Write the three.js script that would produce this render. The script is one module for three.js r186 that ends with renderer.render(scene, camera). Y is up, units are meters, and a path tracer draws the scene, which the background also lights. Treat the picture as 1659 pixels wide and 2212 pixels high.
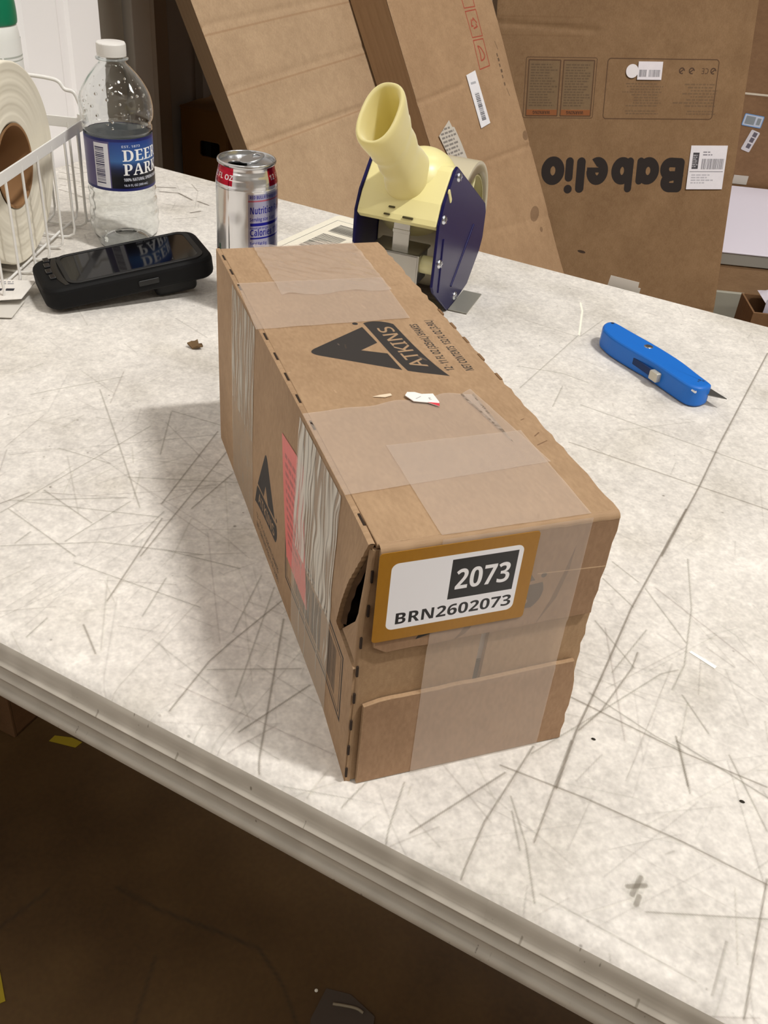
import * as THREE from 'three';
import { RoundedBoxGeometry } from 'three/addons/geometries/RoundedBoxGeometry.js';
import { mergeGeometries } from 'three/addons/utils/BufferGeometryUtils.js';
import { RectAreaLightUniformsLib } from 'three/addons/lights/RectAreaLightUniformsLib.js';

// ---------------------------------------------------------------- camera, light, exposure
const scene = new THREE.Scene();
const camera = new THREE.PerspectiveCamera(56.866, 0.75, 0.02, 60);
camera.position.set(0.1354, 1.1234, 0.2519);
camera.up.set(-0.33573, 0.81078, -0.4795);
camera.lookAt(0.1354 - 0.35218, 1.1234 - 0.58017, 0.2519 - 0.73442);
const renderer = new THREE.WebGLRenderer({ antialias: true });
renderer.toneMapping = THREE.LinearToneMapping;
renderer.toneMappingExposure = 1.0;
renderer.shadowMap.enabled = true;
scene.background = new THREE.Color(0.02, 0.02, 0.02);
RectAreaLightUniformsLib.init();
const LAMP_YAW = 0.83;
const LAMPS = [           // x, y, z, radiance
  [2.72, 6.42, -0.42, 430], [0.25, 6.42, 3.9, 17], [3.6, 6.42, 3.4, 5], [0.3, 6.42, -3.9, 8], [5.0, 6.42, -3.4, 14], [5.2, 6.42, 1.2, 42],
];

// ---------------------------------------------------------------- helpers
const V3 = (x, y, z) => new THREE.Vector3(x, y, z);
const used = {};
function numbered(n) { const k = used[n] = (used[n] ?? -1) + 1; return k ? n + '_' + String(k).padStart(3, '0') : n; }
function rng(seed) { let s = seed >>> 0; return () => { s = (s + 0x6d2b79f5) >>> 0; let t = Math.imul(s ^ (s >>> 15), 1 | s); t = (t + Math.imul(t ^ (t >>> 7), 61 | t)) ^ t; return ((t ^ (t >>> 14)) >>> 0) / 4294967296; }; }
function shade(m) { m.castShadow = true; m.receiveShadow = true; return m; }
function thing(name, label, category, p, group) {
  const o = new THREE.Group(); o.name = numbered(name); o.position.set(p[0], p[1], p[2]);
  o.userData = { label, category }; if (group) o.userData.group = group;
  scene.add(o); return o;
}
function part(name, geo, mat, parent, label) {
  const m = shade(new THREE.Mesh(geo, mat)); m.name = parent.isScene ? numbered(name) : name;
  if (!parent.isScene) { const k = '#' + name; const c = parent.userData_counts ??= {}; c[k] = (c[k] ?? -1) + 1; if (c[k]) m.name = name + '_' + String(c[k]).padStart(3, '0'); }
  if (label) m.userData.label = label;
  parent.add(m); return m;
}
function single(name, label, category, geo, mat, p = [0, 0, 0], group) {
  const m = part(name, geo, mat, scene); m.position.set(p[0], p[1], p[2]); m.userData = { label, category }; if (group) m.userData.group = group; return m;
}
function struct(name, geo, mat, p = [0, 0, 0]) { const m = shade(new THREE.Mesh(geo, mat)); m.name = name; m.position.set(p[0], p[1], p[2]); m.userData.kind = 'structure'; scene.add(m); return m; }
const merge = (a) => mergeGeometries(a.map((g) => { const q = g.index ? g.toNonIndexed() : g; for (const k of Object.keys(q.attributes)) if (!['position', 'normal', 'uv'].includes(k)) q.deleteAttribute(k); return q; }));
const box = (x0, x1, y0, y1, z0, z1) => new THREE.BoxGeometry(x1 - x0, y1 - y0, z1 - z0).translate((x0 + x1) / 2, (y0 + y1) / 2, (z0 + z1) / 2);
const rbox = (x0, x1, y0, y1, z0, z1, r = 0.002, s = 3) => new RoundedBoxGeometry(x1 - x0, y1 - y0, z1 - z0, s, r).translate((x0 + x1) / 2, (y0 + y1) / 2, (z0 + z1) / 2);
function shapeOf(pts) { const s = new THREE.Shape(); pts.forEach((p, i) => i ? s.lineTo(p[0], p[1]) : s.moveTo(p[0], p[1])); return s; }
function slab(pts, t, bevel = 0) { // polygon in xy, extruded along +z from 0 to t
  const s = pts instanceof THREE.Shape ? pts : shapeOf(pts);
  return new THREE.ExtrudeGeometry(s, bevel ? { depth: t - 2 * bevel, bevelEnabled: true, bevelSize: bevel, bevelThickness: bevel, bevelOffset: -bevel, bevelSegments: 3, curveSegments: 16 } : { depth: t, bevelEnabled: false, curveSegments: 16 }).translate(0, 0, bevel);
}
const flat = (g) => g.rotateX(-Math.PI / 2); // xy slab -> lies flat, x stays, y becomes -z, thickness up
function rrect(x0, y0, x1, y1, r) {
  const s = new THREE.Shape(); s.moveTo(x0 + r, y0); s.lineTo(x1 - r, y0); s.absarc(x1 - r, y0 + r, r, -Math.PI / 2, 0); s.lineTo(x1, y1 - r); s.absarc(x1 - r, y1 - r, r, 0, Math.PI / 2);
  s.lineTo(x0 + r, y1); s.absarc(x0 + r, y1 - r, r, Math.PI / 2, Math.PI); s.lineTo(x0, y0 + r); s.absarc(x0 + r, y0 + r, r, Math.PI, Math.PI * 1.5); return s;
}
function grid(nu, nv, f) { // f(u,v) -> [x,y,z], u,v in 0..1
  const pos = [], uv = [], idx = [];
  for (let j = 0; j <= nv; j++) for (let i = 0; i <= nu; i++) { const p = f(i / nu, j / nv); pos.push(p[0], p[1], p[2]); uv.push(i / nu, j / nv); }
  for (let j = 0; j < nv; j++) for (let i = 0; i < nu; i++) { const a = j * (nu + 1) + i, b = a + 1, c = a + nu + 1, d = c + 1; idx.push(a, b, d, a, d, c); }
  const g = new THREE.BufferGeometry(); g.setAttribute('position', new THREE.Float32BufferAttribute(pos, 3)); g.setAttribute('uv', new THREE.Float32BufferAttribute(uv, 2)); g.setIndex(idx); g.computeVertexNormals(); return g;
}
function lathe(pts, seg = 64, a0 = 0, a1 = Math.PI * 2) { // pts [r,y]; v by arc length
  const L = [0]; for (let i = 1; i < pts.length; i++) L.push(L[i - 1] + Math.hypot(pts[i][0] - pts[i - 1][0], pts[i][1] - pts[i - 1][1]));
  const pos = [], uv = [], idx = [], n = pts.length;
  for (let j = 0; j < n; j++) for (let i = 0; i <= seg; i++) { const a = a0 + (a1 - a0) * i / seg; pos.push(pts[j][0] * Math.sin(a), pts[j][1], pts[j][0] * Math.cos(a)); uv.push(i / seg, L[j] / L[n - 1]); }
  for (let j = 0; j < n - 1; j++) for (let i = 0; i < seg; i++) { const a = j * (seg + 1) + i, b = a + 1, c = a + seg + 1, d = c + 1; idx.push(a, b, d, a, d, c); }
  const g = new THREE.BufferGeometry(); g.setAttribute('position', new THREE.Float32BufferAttribute(pos, 3)); g.setAttribute('uv', new THREE.Float32BufferAttribute(uv, 2)); g.setIndex(idx); g.computeVertexNormals(); return g;
}
function smoothCurve(pts, n) { const c = new THREE.CatmullRomCurve3(pts.map((p) => V3(p[0], p[1], p[2] || 0)), false, 'centripetal'); return c.getPoints(n); }
function tube(pts, r, seg = 24, rad = 8) { return new THREE.TubeGeometry(new THREE.CatmullRomCurve3(pts.map((p) => V3(...p)), false, 'centripetal'), seg, r, rad, false); }
function bar(a, b, r, rad = 8) { // straight rod with closed ends
  const A = V3(...a), B = V3(...b), d = B.clone().sub(A), g = new THREE.CylinderGeometry(r, r, d.length(), rad);
  g.applyQuaternion(new THREE.Quaternion().setFromUnitVectors(V3(0, 1, 0), d.clone().normalize())); const m = A.add(B).multiplyScalar(0.5); return g.translate(m.x, m.y, m.z);
}

// ---------------------------------------------------------------- textures
function noise2(seed) { // smooth value noise, 256 periodic
  const r = rng(seed), t = new Float32Array(65536); for (let i = 0; i < 65536; i++) t[i] = r();
  return (x, y) => { const xi = Math.floor(x), yi = Math.floor(y), fx = x - xi, fy = y - yi, u = fx * fx * (3 - 2 * fx), w = fy * fy * (3 - 2 * fy), a = (yi & 255) << 8, b = ((yi + 1) & 255) << 8, c = xi & 255, d = (xi + 1) & 255;
    return (t[a + c] * (1 - u) + t[a + d] * u) * (1 - w) + (t[b + c] * (1 - u) + t[b + d] * u) * w; };
}
function canvas(w, h) { const c = document.createElement('canvas'); c.width = w; c.height = h; return c; }
function tex(c, srgb = true) { const t = new THREE.CanvasTexture(c); if (srgb) t.colorSpace = THREE.SRGBColorSpace; t.anisotropy = 8; t.magFilter = THREE.LinearFilter; return t; }
function fillNoise(c, f) { const x = c.getContext('2d'), im = x.createImageData(c.width, c.height), d = im.data; let k = 0; for (let j = 0; j < c.height; j++) for (let i = 0; i < c.width; i++, k += 4) { const v = f(i, j); d[k] = v[0]; d[k + 1] = v[1]; d[k + 2] = v[2]; d[k + 3] = v[3] ?? 255; } x.putImageData(im, 0, 0); return x; }
// a sheet of w x h metres, origin at its lower left (x0,y0), drawn in metres with y up
function sheetCanvas(x0, y0, w, h, ppm, base, draw, seed = 1, amp = 1) {
  const c = canvas(Math.round(w * ppm), Math.round(h * ppm)), n = noise2(seed), r = rng(seed + 7), o = [0, 0, 0];
  const x = fillNoise(c, (i, j) => { const X = i / ppm, Y = j / ppm; const k = amp * ((n(X * 18, Y * 18) - 0.5) * 10 + (n(X * 90, Y * 90) - 0.5) * 8 + (n(X * 900, Y * 350) - 0.5) * 12 + (r() - 0.5) * 8); o[0] = base[0] + k; o[1] = base[1] + k * 0.95; o[2] = base[2] + k * 0.85; return o; });
  x.setTransform(ppm, 0, 0, -ppm, -x0 * ppm, (y0 + h) * ppm);
  if (draw) draw(x);
  return tex(c);
}
function txt(x, s, px, py, h, o = {}) { // text of cap height h (metres) with its baseline start at px,py
  x.save(); x.translate(px, py); x.rotate(o.rot || 0); x.scale(h / 72, -h / 72);
  x.font = (o.font || 'bold') + ' 100px ' + (o.family || 'sans-serif'); x.fillStyle = o.color || '#111'; x.textAlign = o.align || 'left'; x.textBaseline = 'alphabetic';
  if (o.width) { const w = x.measureText(s).width * h / 72; x.scale(o.width / w, 1); }
  if (o.fat) { x.lineJoin = 'round'; x.lineWidth = o.fat; x.strokeStyle = x.fillStyle; x.strokeText(s, 0, 0); }
  x.fillText(s, 0, 0); x.restore();
}
function poly(x, pts, fill, stroke, lw) { x.beginPath(); pts.forEach((p, i) => i ? x.lineTo(p[0], p[1]) : x.moveTo(p[0], p[1])); x.closePath(); if (fill) { x.fillStyle = fill; x.fill(); } if (stroke) { x.strokeStyle = stroke; x.lineWidth = lw; x.stroke(); } }
function bars(x, x0, y0, x1, y1, seed, vert = true, color = '#111') { const r = rng(seed); x.fillStyle = color; let p = 0; const L = vert ? x1 - x0 : y1 - y0; while (p < L) { const w = L * (0.008 + r() * 0.03), g = L * (0.008 + r() * 0.025), e = Math.min(w, L - p); if (vert) x.fillRect(x0 + p, y0, e, y1 - y0); else x.fillRect(x0, y0 + p, x1 - x0, e); p += w + g; } }
function scribble(x, x0, y0, x1, y1, rows, seed, color, fill = 0.9) { const r = rng(seed), h = (y1 - y0) / rows; x.fillStyle = color; for (let k = 0; k < rows; k++) { let p = x0; const e = x0 + (x1 - x0) * (fill - r() * 0.35); while (p < e) { const w = h * (0.5 + r() * 1.6); x.fillRect(p, y0 + k * h + h * 0.25, Math.min(w, e - p), h * 0.5); p += w + h * 0.35; } } }
const bumpOf = (size, f) => { const c = canvas(size, size); fillNoise(c, (i, j) => { const v = 255 * Math.min(1, Math.max(0, f(i, j))); return [v, v, v]; }); const t = tex(c, false); t.wrapS = t.wrapT = THREE.RepeatWrapping; return t; };

// ---------------------------------------------------------------- materials
const std = (hex, o = {}) => new THREE.MeshStandardMaterial({ color: new THREE.Color(hex), roughness: 0.6, ...o });
const phys = (hex, o = {}) => new THREE.MeshPhysicalMaterial({ color: new THREE.Color(hex), roughness: 0.4, ...o });
const nA = noise2(11), nB = noise2(12);
const cardBump = bumpOf(512, (i, j) => 0.5 + (nA(i / 3, j / 16) - 0.5) * 0.35 + (nB(i / 40, j / 40) - 0.5) * 0.6);
const KRAFT = [164, 134, 102];
function cardMat(map, rep, o = {}) { // rep = metres covered by the map, for uv in metres
  if (rep && map) { map.wrapS = map.wrapT = THREE.RepeatWrapping; map.repeat.set(1 / rep[0], 1 / rep[1]); map.offset.set(-(rep[2] || 0) / rep[0], -(rep[3] || 0) / rep[1]); }
  return new THREE.MeshStandardMaterial({ map, roughness: 0.78, ...o });
}
const plainCardTex = sheetCanvas(0, 0, 0.25, 0.25, 2000, KRAFT, null, 31);
plainCardTex.wrapS = plainCardTex.wrapT = THREE.RepeatWrapping; plainCardTex.repeat.set(4, 4);
const M = {
  card: new THREE.MeshStandardMaterial({ map: plainCardTex, roughness: 0.8 }),
  cardDark: new THREE.MeshStandardMaterial({ color: new THREE.Color('#806040'), roughness: 0.85 }),
  cut: std('#2c1d10', { roughness: 0.95 }),  // dark tone painted for the shaded depth of the slits
  white: std('#eeeae4', { roughness: 0.5 }), steel: std('#b9b6ae', { metalness: 0.9, roughness: 0.32 }), zinc: std('#dfe2e8', { metalness: 1, roughness: 0.22 }),
  cream: phys('#f0e6a6', { roughness: 0.33 }), navy: phys('#110c48', { roughness: 0.3, specularIntensity: 0.45 }),
  black: std('#0c0c0d', { roughness: 0.55 }),
  wire: std('#eceae6', { roughness: 0.35 }),
};

// ---------------------------------------------------------------- the setting
{
  const n = noise2(41), n2 = noise2(42), r = rng(5);
  const c = canvas(1024, 1024);
  const x = fillNoise(c, (i, j) => { const k = (n(i / 90, j / 90) - 0.5) * 34 + (n2(i / 14, j / 14) - 0.5) * 14 + (r() - 0.5) * 8; return [92 + k, 68 + k * 0.9, 36 + k * 0.7]; });
  // cracks and dirt lines on the floor just in front of the table, 4 m of floor per tile, centred on the origin
  const at = (X, Z) => [512 + X * 256, 512 + Z * 256];
  const ln = (w, ...p) => { x.strokeStyle = 'rgba(40,30,18,0.5)'; x.lineWidth = w; x.beginPath(); p.forEach((q, i) => { const a = at(...q); i ? x.lineTo(...a) : x.moveTo(...a); }); x.stroke(); };
  ln(1, [-0.433, -0.245], [-0.374, -0.247], [-0.273, -0.265], [-0.228, -0.271], [-0.18, -0.25], [-0.14, -0.22], [-0.1, -0.2]); ln(0.8, [-0.33, -0.2], [-0.3, -0.13], [-0.28, -0.08]); ln(0.9, [-0.5, -0.2], [-0.52, -0.1], [-0.55, 0.1]);
  const t = tex(c); t.wrapS = t.wrapT = THREE.RepeatWrapping; t.repeat.set(2.25, 2.5);
  const fl = new THREE.BoxGeometry(9, 0.2, 10);
  t.offset.set(-(2.25 * 0.5 - 0.5) + 0, -(2.5 * 0.5 - 0.5));
  struct('floor', fl, new THREE.MeshStandardMaterial({ map: t, roughness: 0.55 }), [0, -0.1, 0]);
  struct('ceiling', box(-2, 6.2, 6.6, 6.75, -5.2, 4.7), std('#8f8c86', { roughness: 0.9 }));
  struct('wall_right', box(6, 6.2, 0, 6.6, -5.2, 4.7), std('#8a857c', { roughness: 0.9 }));
  struct('wall_front', box(-2, 6, 0, 6.6, 4.5, 4.7), std('#8a857c', { roughness: 0.9 }));
  struct('wall_back', box(-2, 6, 0, 6.6, -5.2, -5), std('#6e665c', { roughness: 0.9 }));
  // white ribbed panel wall at the table's left end
  const rib = [[-0.88, -0.777], [-0.833, -0.777]];
  for (let z = -0.777; z < 4.45; z += 0.075) { const e = Math.min(z + 0.075, 4.5); rib.push([-0.833, z + 0.002], [-0.8335, z + 0.052], [-0.837, z + 0.056], [-0.837, z + 0.068], [-0.833, Math.min(e, z + 0.0735)]); }
  rib.push([-0.833, 4.5], [-0.88, 4.5]);
  struct('wall_left', slab(rib.map((p) => [p[0], -p[1]]).reverse(), 6.6).rotateX(-Math.PI / 2), std('#fbf8f8', { roughness: 0.45 }));
  // dark steel wall with a door frame beyond the white wall
  const far = std('#a39d99', { roughness: 0.6 });
  const w = [[-1.3, -5], [-1.3, -0.777], [-1.15, -0.777]];
  for (let z = -1.31; z > -4.9; z -= 0.1) w.push([-1.15, z], [-1.15, z - 0.06], [-1.138, z - 0.068], [-1.138, z - 0.088], [-1.15, z - 0.096]);
  w.push([-1.15, -5]);
  struct('wall_left_rear', slab(w.map((p) => [p[0], -p[1]]), 6.6).rotateX(-Math.PI / 2), far);
  struct('wall_left_return', box(-1.3, -0.88, 0, 6.6, -0.777, -0.727), std('#8a857c', { roughness: 0.9 }));
  struct('trim_1', rbox(-1.15, -1.138, 0, 2.2, -1.16, -1.02, 0.002), std('#e2dccf', { roughness: 0.5 }));
  struct('trim_2', rbox(-1.15, -1.122, 0, 2.2, -1.215, -1.165, 0.003), std('#f6f1ea', { roughness: 0.5 }));
  struct('trim_3', rbox(-1.15, -1.13, 0, 2.2, -1.236, -1.219, 0.003), std('#f6f1ea', { roughness: 0.5 }));
  struct('trim_4', rbox(-1.15, -1.143, 0, 2.2, -1.285, -1.238, 0.002), std('#9c8a78', { roughness: 0.6 }));
}
LAMPS.forEach(([x, y, z, L], i) => {
  const lw = i ? 1.8 : 0.80, ld = i ? 0.42 : 0.26; // the nearest fitting is a short high-bay lamp
  const places = ['above the right rear of the white table', 'above the floor in front of the white table', 'near the right front of the hall', 'above the leaning cardboard boxes', 'near the right rear corner of the hall', 'near the right wall'];
  const t = thing('ceiling_light', (i ? 'long' : 'short') + ' white ceiling light ' + places[i], 'ceiling light', [x, y, z]); t.rotation.y = LAMP_YAW;
  part('housing', rbox(-lw / 2 - 0.05, lw / 2 + 0.05, 0.012, 0.06, -ld / 2 - 0.03, ld / 2 + 0.03, 0.008), M.white, t);
  for (const cx of [-lw * 0.42, lw * 0.42]) part('hanger', bar([cx, 0.06, 0], [cx, 0.19, 0], 0.003), M.black, t);
  part('diffuser', box(-lw / 2, lw / 2, 0, 0.014, -ld / 2, ld / 2), new THREE.MeshStandardMaterial({ color: 0x222222, emissive: new THREE.Color(1, 0.95, 0.86), emissiveIntensity: 8 }), t);
  const l = new THREE.RectAreaLight(new THREE.Color(1, 0.975, 0.937), L, lw, ld); l.position.set(0, -0.006, 0); l.rotation.x = -Math.PI / 2; l.castShadow = true; t.add(l);
});

// ---------------------------------------------------------------- folding table
{
  const t = thing('folding_table', 'long white plastic folding table with a knife-scratched top and ridged edge', 'table', [0.085, 0, -0.381]);
  const X0 = -0.828, X1 = 1.0, Z0 = -0.762, Z1 = 0, R0 = 0.03;
  const ring = (d) => { const p = [], r = Math.max(0.004, R0 - d); for (const [cx, cz, a] of [[X1 - d - r, Z1 - d - r, 0], [X0 + d + r, Z1 - d - r, 1], [X0 + d + r, Z0 + d + r, 2], [X1 - d - r, Z0 + d + r, 3]]) for (let k = 0; k <= 8; k++) { const q = (a + k / 8) * Math.PI / 2; p.push([cx + r * Math.cos(q), cz + r * Math.sin(q)]); } return p; };
  const prof = [[0.011, 0], [0.007, -0.0006], [0.004, -0.0020], [0.0018, -0.0045], [0.0004, -0.008], [0, -0.0165], [-0.0022, -0.0185], [-0.0022, -0.0197], [0.0006, -0.0215], [0.0006, -0.0285], [-0.002, -0.0302], [-0.002, -0.0314], [0.0008, -0.033], [0.0008, -0.0415], [-0.0016, -0.0425], [-0.0018, -0.0475], [0.0, -0.0482], [0.012, -0.0482], [0.014, -0.03]];
  const pos = [], uv = [], idx = [], N = 37; const U = (x) => (x + 0.86) / 1.26, W = (z) => (0.02 - z) / 0.8;
  prof.forEach(([d, y]) => { const p = ring(d); for (let k = 0; k < N; k++) { const q = p[k % 36]; pos.push(q[0] - 0.085, y + 0.74, q[1] + 0.381); uv.push(U(q[0]), W(q[1]) + y); } });
  for (let j = 0; j < prof.length - 1; j++) for (let k = 0; k < N - 1; k++) { const a = j * N + k, b = a + 1, c = a + N, d = c + 1; idx.push(a, b, d, a, d, c); }
  const cap = (d, y, flip) => { const p = ring(d), o = pos.length / 3; for (const q of p) { pos.push(q[0] - 0.085, y + 0.74, q[1] + 0.381); uv.push(U(q[0]), W(q[1])); } for (const f of THREE.ShapeUtils.triangulateShape(p.map((q) => new THREE.Vector2(q[0], q[1])), [])) idx.push(o + f[0], o + f[flip ? 1 : 2], o + f[flip ? 2 : 1]); };
  const rimIdx = idx.slice(3 * (N - 1) * 6); idx.length = 3 * (N - 1) * 6;
  const rg = new THREE.BufferGeometry(); rg.setAttribute('position', new THREE.Float32BufferAttribute(pos, 3)); rg.setAttribute('uv', new THREE.Float32BufferAttribute(pos.flatMap((v, i) => i % 3 ? [] : [pos[i] * 4, pos[i + 1] * 4 + pos[i + 2] * 4]), 2)); rg.setIndex(rimIdx); rg.computeVertexNormals();
  cap(0.011, 0, false); const under = idx.length; cap(0.014, -0.03, true);
  const g = new THREE.BufferGeometry(); g.setAttribute('position', new THREE.Float32BufferAttribute(pos, 3)); g.setAttribute('uv', new THREE.Float32BufferAttribute(uv, 2)); g.setIndex(idx); g.computeVertexNormals();
  // worn plastic: mottling, grime, cuts
  const c = canvas(2048, 1300), k = 2048 / 1.26, n = noise2(51), n2 = noise2(52), n3 = noise2(53), r = rng(9);
  const x = fillNoise(c, (i, j) => { const a = n(i / 150, j / 150) - 0.5, b = n2(i / 34, j / 34) - 0.5, d = n3(i / 7, j / 7) - 0.5, e = n2(i / 2.2, j / 2.2) - 0.5, q = a * 10 + b * 12 + d * 17 + e * 16 + (n(i / 3.3 + 50, j / 3.3) - 0.5) * 13 + (r() - 0.5) * 6, s = n3(i / 60 + 90, j / 60) ** 3 * -16; return [222 + q + s, 217 + q + s * 1.05, 210 + q * 0.97 + s * 1.2]; });
  const px = (X, Z) => [(X / 1000 + 0.86) * k, (Z / 1000 + 0.78) * k];
  const cut = (l, w, al) => { x.lineCap = 'round'; x.lineJoin = 'round'; for (const [ww, aa, dx] of [[w * 2.6, al * 0.16, 0.8], [w, al, 0]]) { x.strokeStyle = `rgba(86,78,66,${aa})`; x.lineWidth = ww; x.beginPath(); for (let q = 0; q < l.length; q += 2) { const p = px(l[q], l[q + 1]); q ? x.lineTo(p[0] + dx, p[1] + dx) : x.moveTo(p[0] + dx, p[1] + dx); } x.stroke(); } };
  for (let q = 0; q < 900; q++) { const X = -860 + r() * 1260, Z = -780 + r() * 800, a = r() * 6.28, L = 5 + r() ** 3 * 70; cut([X, Z, X + L * Math.cos(a), Z + L * Math.sin(a)], 0.7 + r() * 0.7, 0.06 + r() * 0.13); }
  for (let q = 0; q < 260; q++) { const X = -380 + r() * 620, Z = -260 + r() * 270, a = r() * 6.28, L = 20 + r() ** 2 * 90; cut([X, Z, X + L * Math.cos(a), Z + L * Math.sin(a)], 0.7 + r() * 0.6, 0.07 + r() * 0.13); }
  for (let q = 0; q < 900; q++) { const p = px(-860 + r() * 1260, -780 + r() * 800); x.fillStyle = `rgba(60,52,42,${0.15 + r() * 0.4})`; x.beginPath(); x.arc(p[0], p[1], 0.4 + r() ** 6 * 1.3, 0, 7); x.fill(); }
  for (let q = 0; q < 500; q++) { const p = px(-860 + r() * 1260, -780 + r() * 800); x.fillStyle = `rgba(250,248,240,${0.1 + r() * 0.3})`; x.beginPath(); x.ellipse(p[0], p[1], 1 + r() * 5, 0.6 + r() * 1.5, r() * 3, 0, 7); x.fill(); }
  const S = '1 -307 -86 -301 -229;1 -371 -250 -301 -194 -237 -142;1 -268 -166 -201 -205;1 -313 -99 -252 -146;1 -308 -102 -220 -141;1 -280 -61 -232 -99 -171 -125;1 -251 -87 -247 -144;1 -216 -110 -221 -148;1 -269 -202 -302 -255;1 -303 -121 -251 -111;1 -306 -92 -235 -79;1 -408 -212 -371 -278;1 -303 -257 -259 -262;1 -275 -68 -276 -82;1 -334 -166 -290 -172;2 -202 -102 -232 -233;2 -228 -154 -255 -253;2 -208 -161 -211 -212;2 -315 -93 -309 -113;2 -190 -58 -217 -141;2 -104 -10 -109 -51 -108 -71 -104 -116;2 -65 -18 -52 -66;2 -42 -1 -94 -103;2 -187 -35 -165 -21;1 -112 -77 -128 -129;1 -81 -37 -115 -124;1 -206 -10 -208 -28;1 -164 -59 -175 -94;1 -191 -116 -143 -127;1 -231 -74 -141 -84;1 4 -6 7 -26;1 -106 -45 -63 -74;'
    + '3 85 -687 84 -475 85 -404 84 -298;1 -34 -470 126 -458;1 -89 -466 -83 -613;1 -107 -505 -68 -517 -42 -514;1 -53 -452 -59 -493;1 -81 -604 -75 -658;1 -140 -606 -84 -602;2 -21 -404 137 -401;3 84 -365 82 -232 85 -160 86 -116 90 -74;1 66 -208 99 -181;1 71 -88 86 -121 97 -146 114 -185 122 -194;1 83 -147 124 -136 140 -134;1 57 -272 78 -261;1 57 -251 83 -234;1 100 -305 115 -254 124 -200 123 -176;1 129 -175 149 -154;1 89 -170 96 -218;1 84 -257 120 -220;2 87 -117 93 -137 98 -180 97 -195;2 75 -138 138 -133 184 -134;2 134 -142 148 -112;2 86 -108 92 -38;2 60 -72 105 -76 154 -77 195 -75;2 194 -78 196 -35 198 -5;2 39 -11 64 -69;2 70 -1 67 -36 70 -93;1 72 -57 89 -35 104 -8;1 76 -49 88 -30;1 184 -36 184 -8;1 137 -137 150 -108;1 135 -139 186 -127;1 149 -31 198 -57;1 32 4 23 -36;1 162 -145 189 -106;'
    + '5 141 -36 142 -47;5 138 -39 145 -44;5 144 -32 144 -37;4 -675 -687 -657 -700;4 -661 -675 -641 -686 -612 -676;4 -604 -677 -585 -674;4 -584 -638 -579 -650;2 -649 -711 -633 -718;2 -652 -726 -629 -709;2 -624 -642 -610 -648;2 -585 -608 -569 -630;3 -805 -650 -786 -653 -779 -674;3 -786 -631 -759 -638;3 -755 -599 -737 -599 -700 -596;3 -767 -613 -760 -615;3 -724 -594 -713 -596;3 -825 -679 -796 -678;3 -746 -624 -731 -629';
  for (const s of S.split(';')) { const l = s.split(' ').map(Number), w = l.shift(); cut(l, [0, 1.1, 1.4, 1.7, 3.2, 4][w], [0, 0.32, 0.42, 0.52, 0.75, 0.4][w]); }
  x.strokeStyle = 'rgba(255,252,235,0.95)'; x.lineWidth = 3; x.beginPath(); [[-109, -686], [-100, -666], [-83, -607]].forEach((p, i) => { const q = px(...p); i ? x.lineTo(...q) : x.moveTo(...q); }); x.stroke();
  const map = tex(c); map.wrapS = map.wrapT = THREE.MirroredRepeatWrapping;
  part('tabletop', g, new THREE.MeshPhysicalMaterial({ map, roughness: 0.6, specularIntensity: 0.35 }), t);
  const rn = noise2(57), rn2 = noise2(58), rr = rng(12), rt = canvas(1024, 512); const rx = fillNoise(rt, (i, j) => { const k = (rn(i / 80, j / 3) - 0.5) * 10 + (rn2(i / 40, j / 30) - 0.5) * 16; return [188 + k, 181 + k, 169 + k]; });
  for (let q = 0; q < 240; q++) { rx.fillStyle = `rgba(70,60,48,${0.2 + rr() * 0.4})`; rx.beginPath(); rx.arc(rr() * 1024, rr() * 512, 0.6 + rr() ** 3 * 2, 0, 7); rx.fill(); }
  const rmap = tex(rt); rmap.wrapS = rmap.wrapT = THREE.RepeatWrapping;
  part('edge_rim', rg, new THREE.MeshStandardMaterial({ map: rmap, roughness: 0.45 }), t, 'ridged outer edge');
  const leg = std('#8d8d8b', { metalness: 0.6, roughness: 0.4 });
  for (const lx of [-0.8, 0.76]) for (const lz of [-0.28, 0.28]) part('leg', bar([lx, 0, lz], [lx, 0.71, lz], 0.0125, 14), leg, t);
  for (const lx of [-0.8, 0.76]) part('crossbar', bar([lx, 0.5, -0.28], [lx, 0.5, 0.28], 0.009, 12), leg, t);
}
const TOP = 0.74;
// ---------------------------------------------------------------- the shipping carton in the middle of the table
const YAW = 0.8318, BW = 0.1166, BH = 0.1486, BL = 0.3354;
function emblem(x, ink, paper, s) { // triangular emblem over a name banner; unit millimetres, origin near its middle
  x.save(); x.scale(s, s); x.fillStyle = ink;
  x.beginPath(); x.moveTo(-25, -2.5); x.lineTo(-0.5, 37.5); x.quadraticCurveTo(4, 44, 8.5, 37.5); x.lineTo(31, 2.6); x.lineTo(9.5, 0.4); x.lineTo(1.8, 12.5); x.lineTo(-4.5, -1.0); x.closePath(); x.fill();
  x.beginPath(); x.moveTo(-26.5, -5.2); x.bezierCurveTo(-10, -2.2, 18, -1.4, 36, 0.4); x.bezierCurveTo(39, -5.5, 37.5, -12.5, 32, -17.2); x.bezierCurveTo(14, -18.5, -16, -20, -36.5, -26); x.bezierCurveTo(-33, -19, -30, -11, -26.5, -5.2); x.closePath(); x.fill();
  x.beginPath(); x.arc(36, 5.4, 1.7, 0, 7); x.fill();
  x.save(); x.rotate(0.075); txt(x, 'ATKINS', -24.5, -16.6, 9.2, { font: 'normal', color: paper, width: 53, fat: 2 }); x.restore(); x.restore();
}
const INK = '#2e2926';
const mmText = (x, s, px, py, h, o) => txt(x, s, px, py, h, o);
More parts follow.
